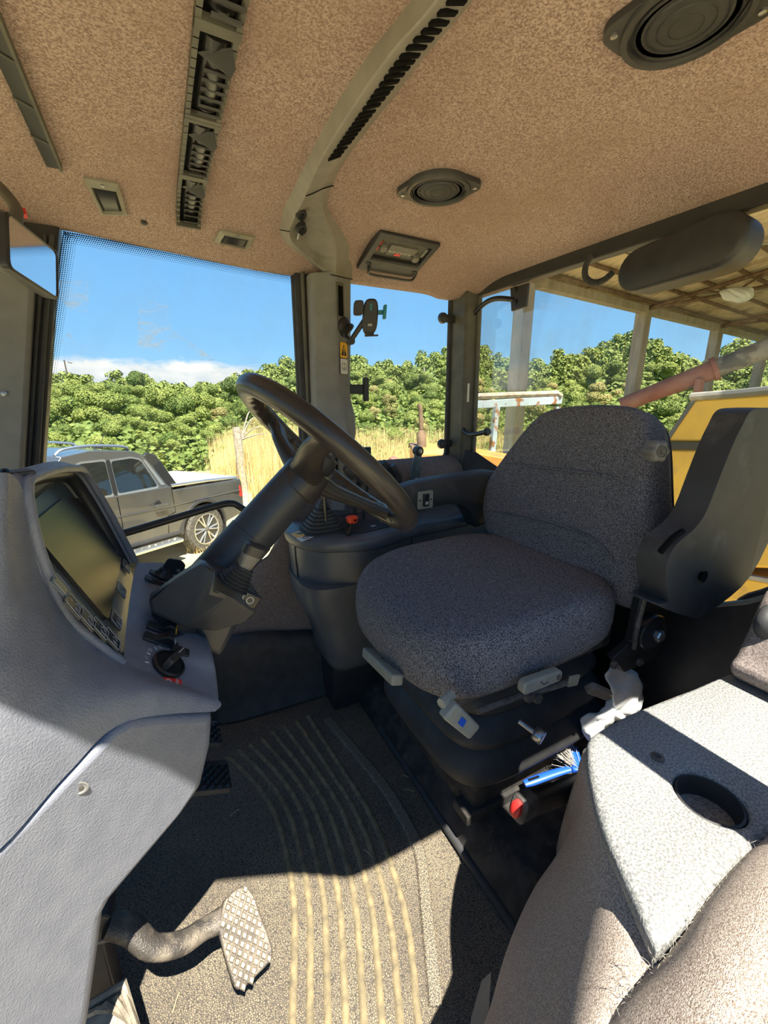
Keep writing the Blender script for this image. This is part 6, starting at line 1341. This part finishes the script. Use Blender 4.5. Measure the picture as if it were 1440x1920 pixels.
# ---- red unloading auger
au = thing('unloading_auger', 'faded red auger pipe with dark end section above the yellow harvester', 'auger', (9, 5, GZ))
a0_, a1_, a2_ = at(1165, 760, d=9.2), at(1340, 692, d=8.2), at(1600, 590, d=7.4)
mk('red_tube', tube([a0_, a1_], [.16, .19], 16), 'red_auger', au); mk('flange', cyl(a1_ - (a1_ - a0_).normalized() * .04, a1_ + (a1_ - a0_).normalized() * .04, .235, None, 18), 'red_auger', au)
mk('dark_tube', tube([a1_, a2_], [.18, .20], 16), 'grey_paint', au); mk('bracket', obox(a1_ + V((-.25, .1, -.32)), (1, 0, 0), (0, 1, 0), (0, 0, 1), (.16, .1, .26)), 'red_auger', au)
mk('stand', tube([a0_ + V((0, 0, -.1)), V((a0_.x, a0_.y, GZ))], .08, 8), 'rust_steel', au)
# ---- blue rusty frame
bf = thing('blue_frame', 'rusty pale blue steel frame with a long crossbar behind the seat', 'frame', (5.7, 5.7, GZ))
f0_, f1_ = at(870, 760, d=7.6), at(1052, 750, d=7.6)
fu = (f1_ - f0_).normalized(); fv_ = V((-fu.y, fu.x, 0)).normalized()
mk('crossbar', obox((f0_ + f1_) / 2, fu, fv_, V((0, 0, 1)), ((f1_ - f0_).length, .12, .14)), 'blue_rust', bf, bevel=.01)
mk('top_bar', tube([at(842, 748, d=7.55), at(900, 743, d=7.55), at(1045, 738, d=7.55), at(1052, 744, d=7.55)], .055, 8), 'deadwood', bf)
for x in (937, 868, 1040):
    b = at(x, 762, d=7.6); mk('leg', obox(V((b.x - (.15 if x == 937 else 0), b.y, (b.z + GZ) / 2)), (1, 0, 0), (0, 1, 0), V((.05, 0, 1)).normalized(), (.10, .08, b.z - GZ)), 'blue_rust', bf)
# ---- old off-roader behind it
jp = thing('off_roader', 'old dark blue off-roader half hidden behind the seat and corner post', 'car', at(925, 860, d=10)); jp.location.z = GZ
j0 = at(925, 870, d=10); ju = V((.88, -.47, 0)); jv = V((.47, .88, 0)); jz = V((0, 0, 1)); JB = V((j0.x, j0.y, GZ))
def jo(u, v, z): return JB + ju * u + jv * v + jz * z
def jbox(n, c, s, m, par=jp, bv=.03): return mk(n, obox(jo(*c), ju, jv, jz, s), m, par, bevel=bv)
jb = jbox('body', (0, 0, .72), (3.2, 1.5, .62), 'jeep_blue'); jbox('roof', (.1, 0, 1.76), (1.9, 1.4, .07), 'jeep_blue')
for u in (-.8, .1, 1.0):
    for v in (-.68, .68): jbox('roof_post', (u, v, 1.38), (.07, .07, .74), 'jeep_blue', jp, .01)
jbox('windscreen', (-.86, 0, 1.38), (.02, 1.3, .66), 'clear_lens', jp, 0)
mk('wheel_ring', tube([jo(-.45, .3, 1.22) + (jv * cos(q) + (jz * .8 + ju * .6) * sin(q)) * .19 for q in [2 * pi * k / 20 for k in range(21)]], .015, 6), 'black_plastic', jp)
for u in (-1.0, 1.0):
    for v in (-.7, .7): mk('tyre', lathe([(.2, -.1), (.36, -.1), (.38, 0), (.36, .1), (.2, .1), (0, .08)], jo(u, v, .38), jv, 24), 'tyre', jp)
# ---- orange crawler with exhaust
oc_ = thing('orange_crawler', 'old weathered orange machine with upright exhaust pipe outside the quarter window', 'machine', (3.2, 4.5, GZ))
q0, q1 = at(776, 872, d=5.6), at(960, 865, d=5.6); ou = V((q1.x - q0.x, q1.y - q0.y, 0)).normalized(); ov = V((-ou.y, ou.x, 0)); OL = (q1 - q0).xy.length
OB = V((q0.x, q0.y, GZ)); hz = at(800, 841, d=5.6).z - GZ
def oo(u, v, z): return OB + ou * u + ov * v + V((0, 0, z))
mk('hood', loft([[oo(u, v, z) for v, z in ((-.02, 1.0), (-.02, hz - .06), (.06, hz), (.74, hz), (.82, hz - .06), (.82, 1.0))] for u in (0, .03, OL * .62)]), 'orange_paint', oc_, bevel=.02)
mk('hood_rim', loft([[oo(u, v, z) for v, z in ((-.04, hz - .07), (.06, hz + .012), (.74, hz + .012), (.84, hz - .07), (.74, hz - .02), (.06, hz - .02))] for u in (-.02, .10)]), 'rust_steel', oc_)
mk('rear_deck', prism([oo(OL * .62, 0, .9), oo(OL * 1.2, 0, .9), oo(OL * 1.2, 0, hz - .18), oo(OL * .62, 0, hz - .05)], ov * .8), 'orange_paint', oc_, bevel=.02)
mk('chassis', prism([oo(-.1, 0, 0), oo(OL * 1.2, 0, 0), oo(OL * 1.2, 0, 1.02), oo(-.1, 0, 1.02)], ov * .8), 'rust_steel', oc_)
e0_ = at(791, 862, d=5.8); e1_p = at(790, 806, d=5.8)
mk('silencer', tube([V((e0_.x, e0_.y, hz + GZ - .1)), e1_p - V((0, 0, .05)), e1_p], [.065, .065, .035], 14), 'rust_steel', oc_)
mk('exhaust_pipe', tube([e1_p, at(789, 775, d=5.8), at(788, 766, d=5.8), at(785, 758, d=5.8)], .03, 10, 3), 'rust_steel', oc_)
mk('red_float', lathe([(0, -.07), (.06, -.05), (.085, 0), (.06, .05), (0, .07)], at(738, 866, d=5.6), (1, 0, 0), 18), 'red_auger', oc_)
mk('float_arm', tube([at(742, 866, d=5.6), at(760, 884, d=5.6)], .025, 8), 'red_auger', oc_)
